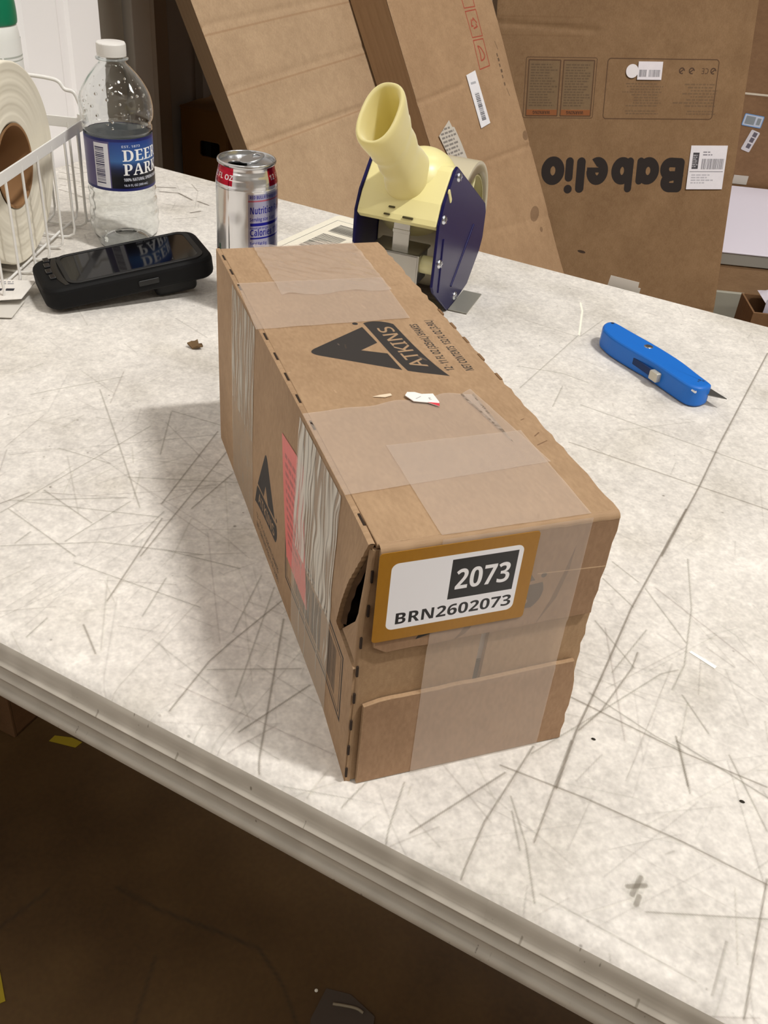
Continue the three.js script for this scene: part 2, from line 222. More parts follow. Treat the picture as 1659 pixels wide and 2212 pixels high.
{
  const t = thing('cardboard_box', 'brown taped shipping carton in the middle of the table, yellow numbered label on its end', 'cardboard box', [0, TOP, -0.0215]);
  t.rotation.y = YAW;
  const jag = (a, b, step, amp, seed) => { const r = rng(seed), o = [], L = Math.hypot(b[0] - a[0], b[1] - a[1]), n = Math.max(2, Math.round(L / step)), nx = (b[1] - a[1]) / L, ny = -(b[0] - a[0]) / L; for (let k = 0; k < n; k++) { const f = k / n, j = k ? (r() - 0.5) * amp : 0; o.push([a[0] + (b[0] - a[0]) * f + nx * j, a[1] + (b[1] - a[1]) * f + ny * j]); } return o; };
  // top sheet with its print
  const topT = sheetCanvas(0, 0, BW, BL, 4800, KRAFT, (x) => {
    x.save(); x.translate(0.0632, 0.170); x.rotate(Math.PI / 2); x.scale(0.001, 0.001); emblem(x, INK, 'rgb(164,134,102)', 1); x.restore();
    txt(x, '12 · 11 FL OZ (325mL) SHAKES', 0.0945, 0.1395, 0.0052, { rot: Math.PI / 2, width: 0.0605, color: INK });
    txt(x, 'NET CONTENTS  132 FL OZ (3.90L)', 0.1055, 0.1375, 0.0052, { rot: Math.PI / 2, width: 0.0665, color: INK });
    const r = rng(3); for (let k = 0; k < 26; k++) { x.fillStyle = `rgba(${r() < 0.5 ? '120,88,58' : '225,195,160'},0.25)`; x.beginPath(); x.ellipse(r() * BW, r() * BL, 0.0005 + r() * 0.003, 0.0002 + r() * 0.0006, r() * 3, 0, 7); x.fill(); }
    x.strokeStyle = 'rgba(80,50,30,0.6)'; x.lineWidth = 0.0006; for (const [a, b, c, d] of [[0.107, 0.066, 0.111, 0.069], [0.1045, 0.058, 0.1115, 0.061], [0.107, 0.082, 0.1095, 0.083]]) { x.beginPath(); x.moveTo(a, b); x.lineTo(c, d); x.stroke(); }
  }, 61);
  const topM = cardMat(topT, [BW, BL]); topM.bumpMap = cardBump; topM.bumpScale = 0.0002;
  const outline = [...jag([0.0029, 0.001], [BW, 0], 0.02, 0.0006, 1), ...jag([BW, 0], [BW - 0.001, BL], 0.006, 0.0016, 2), ...jag([BW - 0.001, BL], [0.0029, BL], 0.03, 0.0006, 3), ...jag([0.0029, BL], [0.0029, 0.001], 0.011, 0.0003, 4)];
  part('top_panel', flat(slab(outline, 0.0028, 0.0006)).translate(0, BH - 0.003, 0), [topM, M.card], t);
  // bulging left sheet with its print
  const zEdge = (y) => y < 0.08 ? -0.0012 : -0.0245 + (y - 0.08) * 0.0235 / 0.0686; // front edge of the outer sheet, torn loose above y = 0.08
  const bulge = (z, y) => { // metres outward; z<=0 from the front edge, y up
    const a = Math.max(0, 1 + z / 0.05), e = Math.max(0, 1 + (z - zEdge(y)) / 0.035), up = y < 0.078 ? 0 : Math.min(1, (y - 0.078) / 0.012) * Math.min(1, (BH + 0.004 - y) / 0.03);
    const lo = 0.003 * a * (y < 0.1 ? 1 : Math.exp(-(((y - 0.1) / 0.03) ** 2)));
    return lo + 0.0038 * e * e * up + 0.0012 * Math.sin(Math.PI * y / BH) * Math.sin(-z * 9);
  };
  const leftT = sheetCanvas(-BL, 0, BL, BH, 4800, [163, 133, 101], (x) => {
    x.save(); x.translate(-0.1835, 0.0465); x.scale(0.001 * 0.82, 0.001 * 0.82); emblem(x, INK, 'rgb(164,134,102)', 1); x.restore();
    txt(x, '12 · 11 FL OZ (325mL) SHAKES', -0.210, 0.0150, 0.0042, { width: 0.060, color: INK, rot: -0.03 });
    txt(x, 'NET CONTENTS 132 FL OZ (3.90L)', -0.210, 0.0075, 0.0042, { width: 0.060, color: INK, rot: -0.03 });
    x.strokeStyle = INK; x.lineWidth = 0.0016; x.strokeRect(-0.132, 0.026, 0.114, 0.0425); x.lineWidth = 0.0008; x.strokeRect(-0.1290, 0.029, 0.108, 0.0365);
    bars(x, -0.047, 0.032, -0.030, 0.062, 8, true, INK); bars(x, -0.112, 0.032, -0.060, 0.062, 9, true, INK);
  }, 62);
  const leftM = cardMat(leftT); leftM.bumpMap = cardBump; leftM.bumpScale = 0.0002;
  const HL = BH - 0.0002;
  const sideUV = (g) => { const P = g.attributes.position, U = g.attributes.uv; for (let k = 0; k < P.count; k++) U.setXY(k, (P.getZ(k) + BL) / BL, P.getY(k) / BH); return g; };
  const ep = (y) => zEdge(y) + (y > 0.08 && y < 0.145 ? 0.0004 * Math.sin(y * 2600) : 0);
  const zu = (u, y) => -BL + u * (BL + ep(y));
  part('left_panel', merge([grid(110, 100, (u, v) => { const y = v * HL, z = zu(u, y); return [-bulge(z, y), y, z]; }), grid(110, 100, (u, v) => { const y = v * HL, z = zu(u, y); return [0.0028 - bulge(z, y), y, z]; }),
    grid(110, 3, (u, v) => { const z = zu(u, HL); return [0.0028 * v - bulge(z, HL), HL + 0.0004 * Math.sin(v * 3.14), z]; }), grid(3, 100, (u, v) => { const y = v * HL, z = ep(y); return [0.0028 * u - bulge(z, y), y, z]; })].map(sideUV)), leftM, t);
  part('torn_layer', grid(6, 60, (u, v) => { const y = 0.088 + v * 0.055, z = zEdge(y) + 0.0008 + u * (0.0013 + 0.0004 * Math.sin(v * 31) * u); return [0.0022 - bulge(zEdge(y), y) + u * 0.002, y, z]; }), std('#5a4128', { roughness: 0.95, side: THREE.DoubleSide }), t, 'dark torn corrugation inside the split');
  // slits of the perforated folds; raised dark blocks paint the shade inside them
  const slit = new THREE.BoxGeometry(0.0011, 0.0012, 0.0085);
  for (const z of [-0.318, -0.293, -0.268, -0.197, -0.172, -0.148, -0.124, -0.097, -0.018]) { const s = part('perforation_slit', slit, M.cut, t); s.position.set(0.0019 - bulge(z, BH), BH - 0.0002, z); }
  const slitV = new THREE.BoxGeometry(0.001, 0.0062, 0.001);
  for (const [x, y] of [[0.0016, 0.132], [0.0013, 0.113], [-0.0008, 0.0947], [-0.0014, 0.0773], [-0.0018, 0.0601], [-0.0022, 0.0421], [-0.0024, 0.0244], [-0.0026, 0.008]]) { const s = part('perforation_slit', slitV, M.cut, t); s.position.set(x, y, 0.00005); }
  const slitR = new THREE.BoxGeometry(0.0014, 0.0012, 0.0075);
  for (const z of [-0.214, -0.194, -0.174, -0.152, -0.128]) { const s = part('perforation_slit', slitR, M.cardDark, t); s.position.set(BW - 0.001, BH - 0.0004, z); }
  // remaining sheets
  part('right_panel', slab([[0, 0], [BL, 0], [BL, BH - 0.003], ...jag([BL, BH - 0.003], [0, BH - 0.003], 0.01, 0.001, 5)], 0.0028).rotateY(Math.PI / 2).translate(BW - 0.003, 0, 0), M.card, t);
  part('back_panel', box(0.003, BW - 0.003, 0, BH - 0.003, -BL, -BL + 0.003), M.card, t);
  part('bottom_panel', box(0, BW, 0.0004, 0.003, -BL, -0.004), M.card, t);
  // front end: two inner flaps behind, outer flaps above and below
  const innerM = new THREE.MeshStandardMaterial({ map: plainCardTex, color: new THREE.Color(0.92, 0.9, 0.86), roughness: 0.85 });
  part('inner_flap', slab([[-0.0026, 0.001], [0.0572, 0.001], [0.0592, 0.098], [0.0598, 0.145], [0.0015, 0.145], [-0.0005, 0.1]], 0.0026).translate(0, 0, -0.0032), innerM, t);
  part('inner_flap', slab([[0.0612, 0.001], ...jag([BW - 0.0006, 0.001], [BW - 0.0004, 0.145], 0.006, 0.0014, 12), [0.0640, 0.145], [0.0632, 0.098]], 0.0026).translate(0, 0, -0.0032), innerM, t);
  const zStrip = (y) => y < 0.082 ? -0.004 : zEdge(y) + 0.0105 * Math.min(1, (y - 0.082) / 0.02) * (y > 0.12 ? 1 - (y - 0.12) / 0.05 : 1);
  part('corner_fold', grid(14, 70, (u, v) => { const y = v * 0.1455, x0 = -0.003 * (y < 0.1 ? 1 : Math.exp(-(((y - 0.1) / 0.03) ** 2))) + 0.0006, r = 0.0022, f = 0.5; if (u < f) { const zs = Math.min(zStrip(y), -0.0031); return [x0 + 0.0006 * (1 - u / f), y, zs + (-0.0028 - zs) * u / f]; } const a = (u - f) / (1 - f) * Math.PI / 2; return [x0 + r * (1 - Math.cos(a)), y, -0.0028 + 0.0024 * Math.sin(a)]; }), M.card, t);
  part('inner_carton', box(0.03, 0.09, 0.02, 0.14, -0.02, -0.0042), std('#ecebec', { roughness: 0.5 }), t, 'pale grey carton seen through the gap between the inner flaps');
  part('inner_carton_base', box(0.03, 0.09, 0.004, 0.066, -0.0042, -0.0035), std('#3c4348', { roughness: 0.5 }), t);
  const flapT = sheetCanvas(0, 0, BW, BH, 4800, [149, 117, 88], (x) => {
    x.save(); x.translate(0.0540, 0.1148); x.scale(0.00082, 0.00082); emblem(x, INK, 'rgb(149,117,88)', 1); x.restore();
    x.fillStyle = 'rgba(104,74,46,0.75)';
    poly(x, [[0.0968, 0.1335], [0.0962, 0.1200], [0.0928, 0.1040], [0.0845, 0.0890], [0.0898, 0.1030], [0.0938, 0.1190]], 'rgba(92,64,38,0.85)'); poly(x, [[0.0500, 0.1], [0.0535, 0.0985], [0.0485, 0.0915], [0.043, 0.0885], [0.0462, 0.0930]], 'rgba(92,64,38,0.85)');
    x.strokeStyle = 'rgba(226,196,158,0.7)'; x.lineWidth = 0.0005; x.beginPath(); x.moveTo(0.08, 0.1205); x.lineTo(0.1155, 0.1185); x.stroke();
  }, 63);
  const flapM = cardMat(flapT, [BW, BH]); flapM.bumpMap = cardBump; flapM.bumpScale = 0.0002;
  part('top_flap', slab([...jag([0.0045, 0.0925], [0.0105, 0.0883], 0.004, 0.0004, 6), ...jag([0.0105, 0.0883], [0.1145, 0.0898], 0.007, 0.0006, 7), ...jag([0.1145, 0.0898], [BW - 0.0003, 0.1455], 0.007, 0.002, 8), [BW - 0.0003, 0.1459], [0.0038, 0.1459]], 0.0024, 0.0004), [flapM, M.card], t);
  part('fold_edge', grid(60, 8, (u, v) => { const a = v * Math.PI / 2, x = 0.0036 + u * (BW - 0.0040), k = 0.0003 * Math.sin(u * 47) * Math.sin(u * 19); return [x, BH - 0.0031 + 0.0030 * Math.cos(a) + k, -0.0006 + 0.0031 * Math.sin(a)]; }), [M.card][0], t);
  part('bottom_flap', slab([[0.0022, 0.0008], ...jag([BW - 0.0004, 0.0008], [BW - 0.0008, 0.05], 0.006, 0.0014, 9), [0.1135, 0.0535], ...jag([0.1125, 0.0585], [0.004, 0.0572], 0.006, 0.0005, 10), [0.0024, 0.0555]], 0.0024, 0.0004), [flapM, M.card], t);
  // stickers and torn paper
  const labT = sheetCanvas(0, 0, 0.0735, 0.0495, 12000, [160, 110, 20], (x) => {
    x.fillStyle = '#f1f0f4'; x.beginPath(); x.roundRect(0.0058, 0.0062, 0.0612, 0.0372, 0.0034); x.fill();
    x.fillStyle = '#1e1f22'; x.fillRect(0.0335, 0.0185, 0.0312, 0.0222);
    txt(x, '2073', 0.0358, 0.0237, 0.0112, { color: '#f3f2f4', width: 0.0268 });
    txt(x, 'BRN2602073', 0.0092, 0.0090, 0.0063, { color: '#1b1b20', width: 0.0565 });
  }, 64, 0.35);
  const lm = cardMat(labT, [0.0735, 0.0495]); lm.roughness = 0.32;
  const lg = slab(rrect(0, 0, 0.0735, 0.0495, 0.0018), 0.0003).applyMatrix4(new THREE.Matrix4().makeRotationZ(-0.002)).translate(0.0028, 0.0966, 0.0030);
  part('asset_label', lg, [lm, std('#a06e14')], t, 'yellow bordered label printed 2073');
  const pinkT = sheetCanvas(0, 0, 0.06, 0.08, 5000, [222, 96, 90], (x) => { scribble(x, 0.008, 0.012, 0.05, 0.072, 11, 4, 'rgba(150,50,48,0.75)', 1); }, 65, 0.5);
  const pm = cardMat(pinkT); pm.roughness = 0.35;
  part('pink_sticker', grid(14, 14, (u, v) => { const z = -0.1445 + 0.0435 * u + 0.016 * (1 - v), y = 0.044 + (0.073 + 0.006 * u) * v + (1 - v) * -0.004 * u; return [-bulge(z, y) - 0.0003, y, z]; }), pm, t, 'torn pink sticker on the side');
  part('torn_paper', merge([slab([[0.0562, 0.1150], [0.0585, 0.1182], [0.0625, 0.1175], [0.0655, 0.1150], [0.0715, 0.1145], [0.0716, 0.1055], [0.0700, 0.1012], [0.0655, 0.1060], [0.0585, 0.1085]], 0.0004)]).rotateX(-Math.PI / 2).rotateZ(-0.02).translate(0, BH + 0.0022, 0), cardMat(sheetCanvas(0.055, 0.1, 0.02, 0.02, 12000, [240, 236, 232], (x) => { txt(x, 'E', 0.0672, 0.1085, 0.0022, { font: 'normal', color: '#444' }); x.strokeStyle = '#666'; x.lineWidth = 0.0003; x.beginPath(); x.moveTo(0.0605, 0.1105); x.lineTo(0.064, 0.1125); x.stroke(); poly(x, [[0.0650, 0.1], [0.0716, 0.1], [0.0716, 0.1042], [0.0655, 0.1062]], '#d23a46'); }, 66, 0.3), [0.02, 0.02, 0.055, 0.1]), t, 'torn white paper scrap with red edge');
  part('torn_paper', slab([[0.0398, 0.1185], [0.0440, 0.1195], [0.0500, 0.1200], [0.0502, 0.1180], [0.0460, 0.1168]], 0.0003).rotateX(-Math.PI / 2).translate(0, BH + 0.0002, 0), std('#e6d3b8'), t);
  // clear tape
  const wr = (seed, k) => { const n = noise2(seed); return (a, b) => (n(a * 90, b * 90) - 0.5) * 0.0006 * k + (n(a * 320, b * 320) - 0.5) * 0.0002 * k; };
  const wb = noise2(79), w1b = wr(71, 1), w1 = (x, z) => w1b(x, z) + Math.max(0, Math.min(1, (-z - 0.23) / 0.05)) * (Math.abs(wb(x * 60 + z * 50, z * 260 - x * 200) - 0.5) * 0.0032), w2 = wr(72, 1.2), w3 = wr(73, 0.8);
  const tape = phys('#dccbbc', { transparent: true, opacity: 0.32, roughness: 0.16, side: THREE.DoubleSide });
  const streak = (seed, dens) => { const c = canvas(256, 512), n = noise2(seed); fillNoise(c, (i, j) => { const s = n(i / 5 + n(i / 30, j / 50) * 3, j / 90), e = Math.min(1, Math.max(0, (s - 0.5 + (j / 512 < 0.55 ? dens : -0.25)) * 3)); const v = 70 + 150 * e; return [v, v, v]; }); return tex(c, false); };
  const tapeSide = phys('#cfcbbd', { transparent: true, opacity: 0.75, alphaMap: streak(74, 0.12), roughness: 0.4, side: THREE.DoubleSide });
  const tapeB = phys('#e4e0d4', { transparent: true, opacity: 0.95, alphaMap: streak(75, 0.16), roughness: 0.4, side: THREE.DoubleSide });
  const Y = BH + 0.0003;
  const onTop = (x0, x1, z0, z1, w, f = (u, v, x, z) => [x, z]) => grid(40, 40, (u, v) => { const q = f(u, v, x0 + (x1 - x0) * u, z0 + (z1 - z0) * v); return [q[0], Y + Math.abs(w(q[0], q[1])), q[1]]; });
  const onLeft = (z0, z1, y0, y1) => grid(20, 40, (u, v) => { const z = z0 + (z1 - z0) * u + 0.006 * (v - 0.5), y = y0 + (y1 - y0) * v; return [-bulge(z, y) - 0.0004, y, z]; });
  part('clear_tape', merge([onTop(0.025, 0.0963, -BL, -0.2515, w1, (u, v, x, z) => [x, z + 0.002 * Math.sin(x * 160)]), grid(20, 20, (u, v) => [0.025 + 0.0713 * u, BH - 0.09 * v, -BL - 0.0004])]), tape, t);
  part('clear_tape', onTop(0, 0.0945, -0.274, -0.2065, w2, (u, v, x, z) => [x + (v - 0.5) * -0.003, z + 0.003 * u - 0.004 * u * v]), tape, t);
  part('clear_tape', onLeft(-0.283, -0.2165, 0.001, 0.1462), tapeSide, t, 'whitish clear tape strip with air streaks');
  part('clear_tape', onTop(0, 0.104, -0.1085, -0.0365, w3, (u, v, x, z) => [x - (u > 0.9 ? 0.01 * (1 - v) : 0), z - 0.006 * u + 0.003 * Math.sin(u * 23) * (1 - v) * u]), tape, t);
  part('clear_tape', onLeft(-0.1155, -0.0435, 0.001, 0.1455), tapeB, t, 'whitish clear tape strip with air streaks');
  part('clear_tape', merge([onTop(0.031, 0.1022, -0.072, 0.0002, w1), grid(24, 50, (u, v) => { const x = 0.0305 + 0.0715 * u, y = BH * (1 - v), g = y < 0.0885 && y > 0.058 ? 1 : 0; return [x, y, 0.0027 + Math.abs(w2(x, y)) * 0.5 - g * 0.0006]; })]), tape, t);
}
// ---------------------------------------------------------------- water bottle
const CLEAR = phys('#fbfdfd', { transmission: 1, thickness: 0.0006, roughness: 0.015, ior: 1.45 });
{
  const t = thing('water_bottle', 'clear plastic water bottle with a blue label and white cap, behind the black scanner', 'bottle', [-0.578, TOP, -0.519]);
  const R = [[0.012, 0.010], [0.020, 0.006], [0.0265, 0.0006], [0.030, 0.0012], [0.0315, 0.005], [0.0345, 0.0135], [0.0362, 0.021], [0.0352, 0.027], [0.0362, 0.033], [0.0348, 0.040], [0.0356, 0.047], [0.0342, 0.053], [0.0352, 0.0585], [0.0338, 0.0625], [0.0338, 0.117], [0.0352, 0.120], [0.0343, 0.1245], [0.0360, 0.130], [0.0366, 0.137], [0.0360, 0.145], [0.0335, 0.1535], [0.029, 0.162], [0.0225, 0.171], [0.0165, 0.1775], [0.0135, 0.1805], [0.0128, 0.1835], [0.0128, 0.187]];
  const c = smoothCurve(R.map((p) => [p[0], p[1]]), 150).map((p) => [p.x, p.y]);
  const n = noise2(77), shell = (off, flip) => {
    const g = lathe(c, 96), P = g.attributes.position;
    for (let i = 0; i < P.count; i++) { const y = P.getY(i), a = Math.atan2(P.getX(i), P.getZ(i)); let k = 1 + (n(a * 4 + 20, y * 110) - 0.5) * 0.02; if (y < 0.02) k += 0.05 * Math.cos(a * 5) * (1 - y / 0.02); if (y > 0.14 && y < 0.17) k += 0.008 * Math.cos(a * 8); const r = Math.hypot(P.getX(i), P.getZ(i)), f = Math.max(0.2, (r * k - off) / r); P.setX(i, P.getX(i) * f); P.setZ(i, P.getZ(i) * f); if (off && y < 0.012) P.setY(i, y + off); }
    if (flip) { const x = g.index.array; for (let i = 0; i < x.length; i += 3) { const q = x[i]; x[i] = x[i + 1]; x[i + 1] = q; } }
    g.computeVertexNormals(); return g;
  };
  part('bottle_body', merge([shell(0, false), shell(0.0006, true)]), CLEAR, t);
  part('neck_ring', lathe([[0.0128, 0.1835], [0.0158, 0.1838], [0.0160, 0.1852], [0.0130, 0.1857]], 48), phys('#e9eeee', { transmission: 0.8, thickness: 0, roughness: 0.1 }), t);
  const cap = [[0.0135, 0.1868], [0.0142, 0.187], [0.0142, 0.1884], [0.0139, 0.1887], [0.0142, 0.1892], [0.0141, 0.1975], [0.0134, 0.1992], [0, 0.1994]];
  const cg = lathe(cap, 120), cp = cg.attributes.position; for (let i = 0; i < cp.count; i++) { const y = cp.getY(i); if (y > 0.189 && y < 0.1976) { const k = 1 + (Math.floor(i % 121) % 2 ? 0.012 : -0.012); cp.setX(i, cp.getX(i) * k); cp.setZ(i, cp.getZ(i) * k); } } cg.computeVertexNormals();
  part('cap', cg, std('#e6e3de', { roughness: 0.4 }), t);
  const W = 2048, Hh = 480, lc = canvas(W, Hh), x = lc.getContext('2d'), F = 42.8, deg = (d) => W * (d - F + 180) / 360;
  const gr = x.createLinearGradient(0, 0, 0, Hh); gr.addColorStop(0, '#23378c'); gr.addColorStop(0.12, '#2a4c92'); gr.addColorStop(0.42, '#3d6aa8'); gr.addColorStop(0.58, '#182247'); gr.addColorStop(0.75, '#070912'); gr.addColorStop(1, '#0a0b1c'); x.fillStyle = gr; x.fillRect(0, 0, W, Hh);
  x.fillStyle = '#5d5684'; x.fillRect(deg(F - 100), 0, deg(F - 17) - deg(F - 100), Hh); x.fillStyle = '#1e2468'; x.fillRect(0, 0, W, 26); x.fillRect(0, Hh - 26, W, 26);
  x.fillStyle = '#e9e9f0'; x.fillRect(deg(F - 46), 44, deg(F - 19) - deg(F - 46), Hh - 70); x.fillStyle = '#2b2b52'; { const r = rng(4); let y = 80; while (y < Hh - 60) { const h = 3 + r() * 9; x.fillRect(deg(F - 44), y, deg(F - 27) - deg(F - 44), h); y += h + 3 + r() * 8; } }
  x.fillStyle = '#fff'; x.textAlign = 'left'; const fit = (s, X, Y, h, w, fam, col) => { x.save(); x.translate(X, Y); x.font = 'bold 100px ' + fam; const k = w / x.measureText(s).width; x.scale(k, h / 72); x.fillStyle = col; x.fillText(s, 0, 0); x.restore(); };
  const X0 = deg(F + 3);
  fit('EST. 1873', X0, 76, 20, 190, 'sans-serif', '#c8cede'); fit('DEER', X0, 200, 104, 440, 'serif', '#fff'); fit('PARK', X0, 330, 106, 440, 'serif', '#fff'); fit('100% NATURAL SPRING WATER', X0, 386, 30, 450, 'sans-serif', '#dfe2ee'); fit('16.9 FL OZ (500 mL)', X0, 436, 22, 260, 'sans-serif', '#cfd3e4');
  part('bottle_label', lathe([[0.0346, 0.0645], [0.0346, 0.1160]], 96, (F - 180) * Math.PI / 180, (F + 180) * Math.PI / 180), new THREE.MeshStandardMaterial({ map: tex(lc), roughness: 0.35, side: THREE.DoubleSide }), t, 'dark blue wraparound label');
  part('label_back', lathe([[0.0342, 0.0650], [0.0342, 0.1155]], 72), std('#c3c6cc', { roughness: 0.5, side: THREE.DoubleSide }), t, 'pale inside of the label');
  const drops = [], r = rng(15); for (let k = 0; k < 70; k++) { const y = 0.119 + r() * 0.05, a = r() * 6.28, rr = y < 0.145 ? 0.0345 : 0.0345 - (y - 0.145) * 0.7; const s = new THREE.SphereGeometry(0.0005 + r() ** 3 * 0.0013, 8, 6); s.translate(rr * Math.sin(a) * 0.985, y, rr * Math.cos(a) * 0.985); drops.push(s); }
  const dm = part('water_drops', merge(drops), phys('#ffffff', { transmission: 1, thickness: 0.002, roughness: 0.02, ior: 1.33 }), t); dm.userData.kind = 'stuff';
}
// ---------------------------------------------------------------- beverage can
{
  const t = thing('beverage_can', 'opened silver drink can with blue nutrition print and red neck bands', 'can', [-0.3760, TOP, -0.4620]);
  const R = 0.0281, Hc = 0.1402, tr = (d) => (((d % 360) + 360) % 360) / 360, F = 35.6;
  const W = 2048, Hh = 1024, c = canvas(W, Hh), x = c.getContext('2d'); x.fillStyle = '#e4e4e6'; x.fillRect(0, 0, W, Hh);
  const X = (d) => tr(d) * W, Ym = 0.118, Yp = (y) => Hh * (1 - (y - 0.012) / (Ym - 0.012));
  const x0 = X(F + 2), pw = X(F + 95) - x0;
  x.fillStyle = 'rgba(150,150,182,0.85)'; x.fillRect(x0, Yp(0.116), pw, Yp(0.012) - Yp(0.116));
  const T = (s, y, h, w, col = '#20208a', dx = 0.03) => { x.save(); x.translate(x0 + pw * dx, Yp(y)); x.font = 'bold 100px sans-serif'; const k = Math.min(w * pw / x.measureText(s).width, 9); x.scale(k, h / 72 * (Hh / (Ym - 0.012))); x.fillStyle = col; x.fillText(s, 0, 0); x.restore(); };
  T('RED BULL® Energy Drink', 0.1120, 0.0028, 0.75); x.fillStyle = '#b35a6c'; x.fillRect(x0, Yp(0.1106), pw, 12);
  T('Nutrition Facts', 0.0985, 0.0062, 0.88); T('Serving size 1 can', 0.0920, 0.0032, 0.6); x.fillStyle = '#20208a'; x.fillRect(x0 + 20, Yp(0.0902), pw - 30, 26); T('Amount per serving', 0.0848, 0.0020, 0.4); T('Calories 110', 0.0785, 0.0060, 0.75); x.fillStyle = '#20208a'; x.fillRect(x0 + 20, Yp(0.0770), pw - 30, 14);
  [['Total Fat 0 g', 0.0700], ['Sodium 105 mg', 0.0650], ['Total Carbohydrate 28 g', 0.0600], ['  Total Sugars 27 g', 0.0550], ['  Includes 26 g Added', 0.0500], ['Protein 0 g', 0.0452]].forEach(([s, y], i) => { T(s, y, 0.0028, s.length * 0.028); x.fillStyle = 'rgba(50,50,120,0.6)'; x.fillRect(x0 + 20, Yp(y - 0.0011), pw - 30, 3); });
  x.fillStyle = '#20208a'; x.fillRect(x0 + 20, Yp(0.0436), pw - 30, 22); 
  poly(x, [[X(F - 84), Yp(0.055)], [X(F - 66), Yp(0.062)], [X(F - 66), Yp(0.04)], [X(F - 84), Yp(0.034)]], '#a8203c'); x.fillStyle = '#6f9a86'; x.fillRect(X(F - 66), Yp(0.066), 40, 180);
  const silver = (map) => new THREE.MeshStandardMaterial({ map, color: 0xffffff, metalness: 0.88, roughness: 0.2, bumpMap: bumpOf(256, (i, j) => nA(i / 40, j / 40)), bumpScale: 0.0012 });
  const body = lathe([[R, 0.012], [R, Ym]], 96);
  part('can_body', body, silver(tex(c)), t);
  const c2 = canvas(1024, 128), y = c2.getContext('2d'); y.fillStyle = '#e4e4e6'; y.fillRect(0, 0, 1024, 128);
  const band = (d0, d1, s) => { const a = tr(d0) * 1024; let b = tr(d1) * 1024; y.fillStyle = '#b81c34'; const draw = (o) => { y.fillRect(a + o, 0, ((tr(d1) - tr(d0) + 1) % 1) * 1024, 104); y.save(); y.translate(a + o + 8, 72); y.font = 'bold 44px sans-serif'; y.fillStyle = '#f4eef0'; y.fillText(s, 0, 0); y.restore(); y.fillStyle = '#b81c34'; }; draw(0); draw(-1024); };
  band(F - 92, F - 28, '12 FL OZ'); band(F + 46, F + 120, '12 FL OZ');
  part('can_shoulder', lathe([[R, Ym], [0.0277, 0.1225], [0.0268, 0.127], [0.0256, 0.1315], [0.0249, 0.1345], [0.0250, 0.1362]], 96), silver(tex(c2)), t, 'neck with two red bands');
  part('can_base', lathe([[0, 0.006], [0.018, 0.004], [0.0212, 0.0], [0.0232, 0.0004], [0.0262, 0.005], [R, 0.012]], 96), silver(null), t);
  part('rim', lathe([[0.0250, 0.1362], [0.0262, 0.1372], [0.0266, 0.1386], [0.0262, 0.1399], [0.0252, 0.1402], [0.0245, 0.1394], [0.0240, 0.1360], [0.0232, 0.1338]], 96), std('#c9cacc', { metalness: 0.95, roughness: 0.22 }), t);
  const lid = new THREE.Shape(); lid.absarc(0, 0, 0.0234, 0, Math.PI * 2); const h = new THREE.Path(); h.absellipse(0, -0.0105, 0.0098, 0.0082, 0, Math.PI * 2, true, 0); lid.holes.push(h);
  const lidM = std('#c4c5c7', { metalness: 0.95, roughness: 0.28 });
  const lg = part('lid', flat(new THREE.ExtrudeGeometry(lid, { depth: 0.0012, bevelEnabled: true, bevelSize: 0.0004, bevelThickness: 0.0004, curveSegments: 40 })).translate(0, 0.1348, 0), lidM, t); lg.rotation.y = -0.26;
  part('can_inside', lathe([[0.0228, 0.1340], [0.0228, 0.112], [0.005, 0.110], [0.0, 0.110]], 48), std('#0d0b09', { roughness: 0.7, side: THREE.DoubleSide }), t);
  const ts = new THREE.Shape(); ts.absellipse(0, 0, 0.0078, 0.0122, 0, Math.PI * 2); const th = new THREE.Path(); th.absellipse(0, 0.0052, 0.0042, 0.0042, 0, Math.PI * 2, true, 0); ts.holes.push(th);
  const tab = part('pull_tab', flat(new THREE.ExtrudeGeometry(ts, { depth: 0.0008, bevelEnabled: true, bevelSize: 0.0005, bevelThickness: 0.0005, curveSegments: 32 })).translate(0, 0, -0.0065).rotateX(0.17), lidM, t); tab.position.set(0, 0.1372, 0); tab.rotation.y = -0.26;
  part('tab_rivet', lathe([[0.003, 0], [0.0028, 0.0014], [0, 0.0018]], 24).translate(0, 0.1364, 0), lidM, t);
}
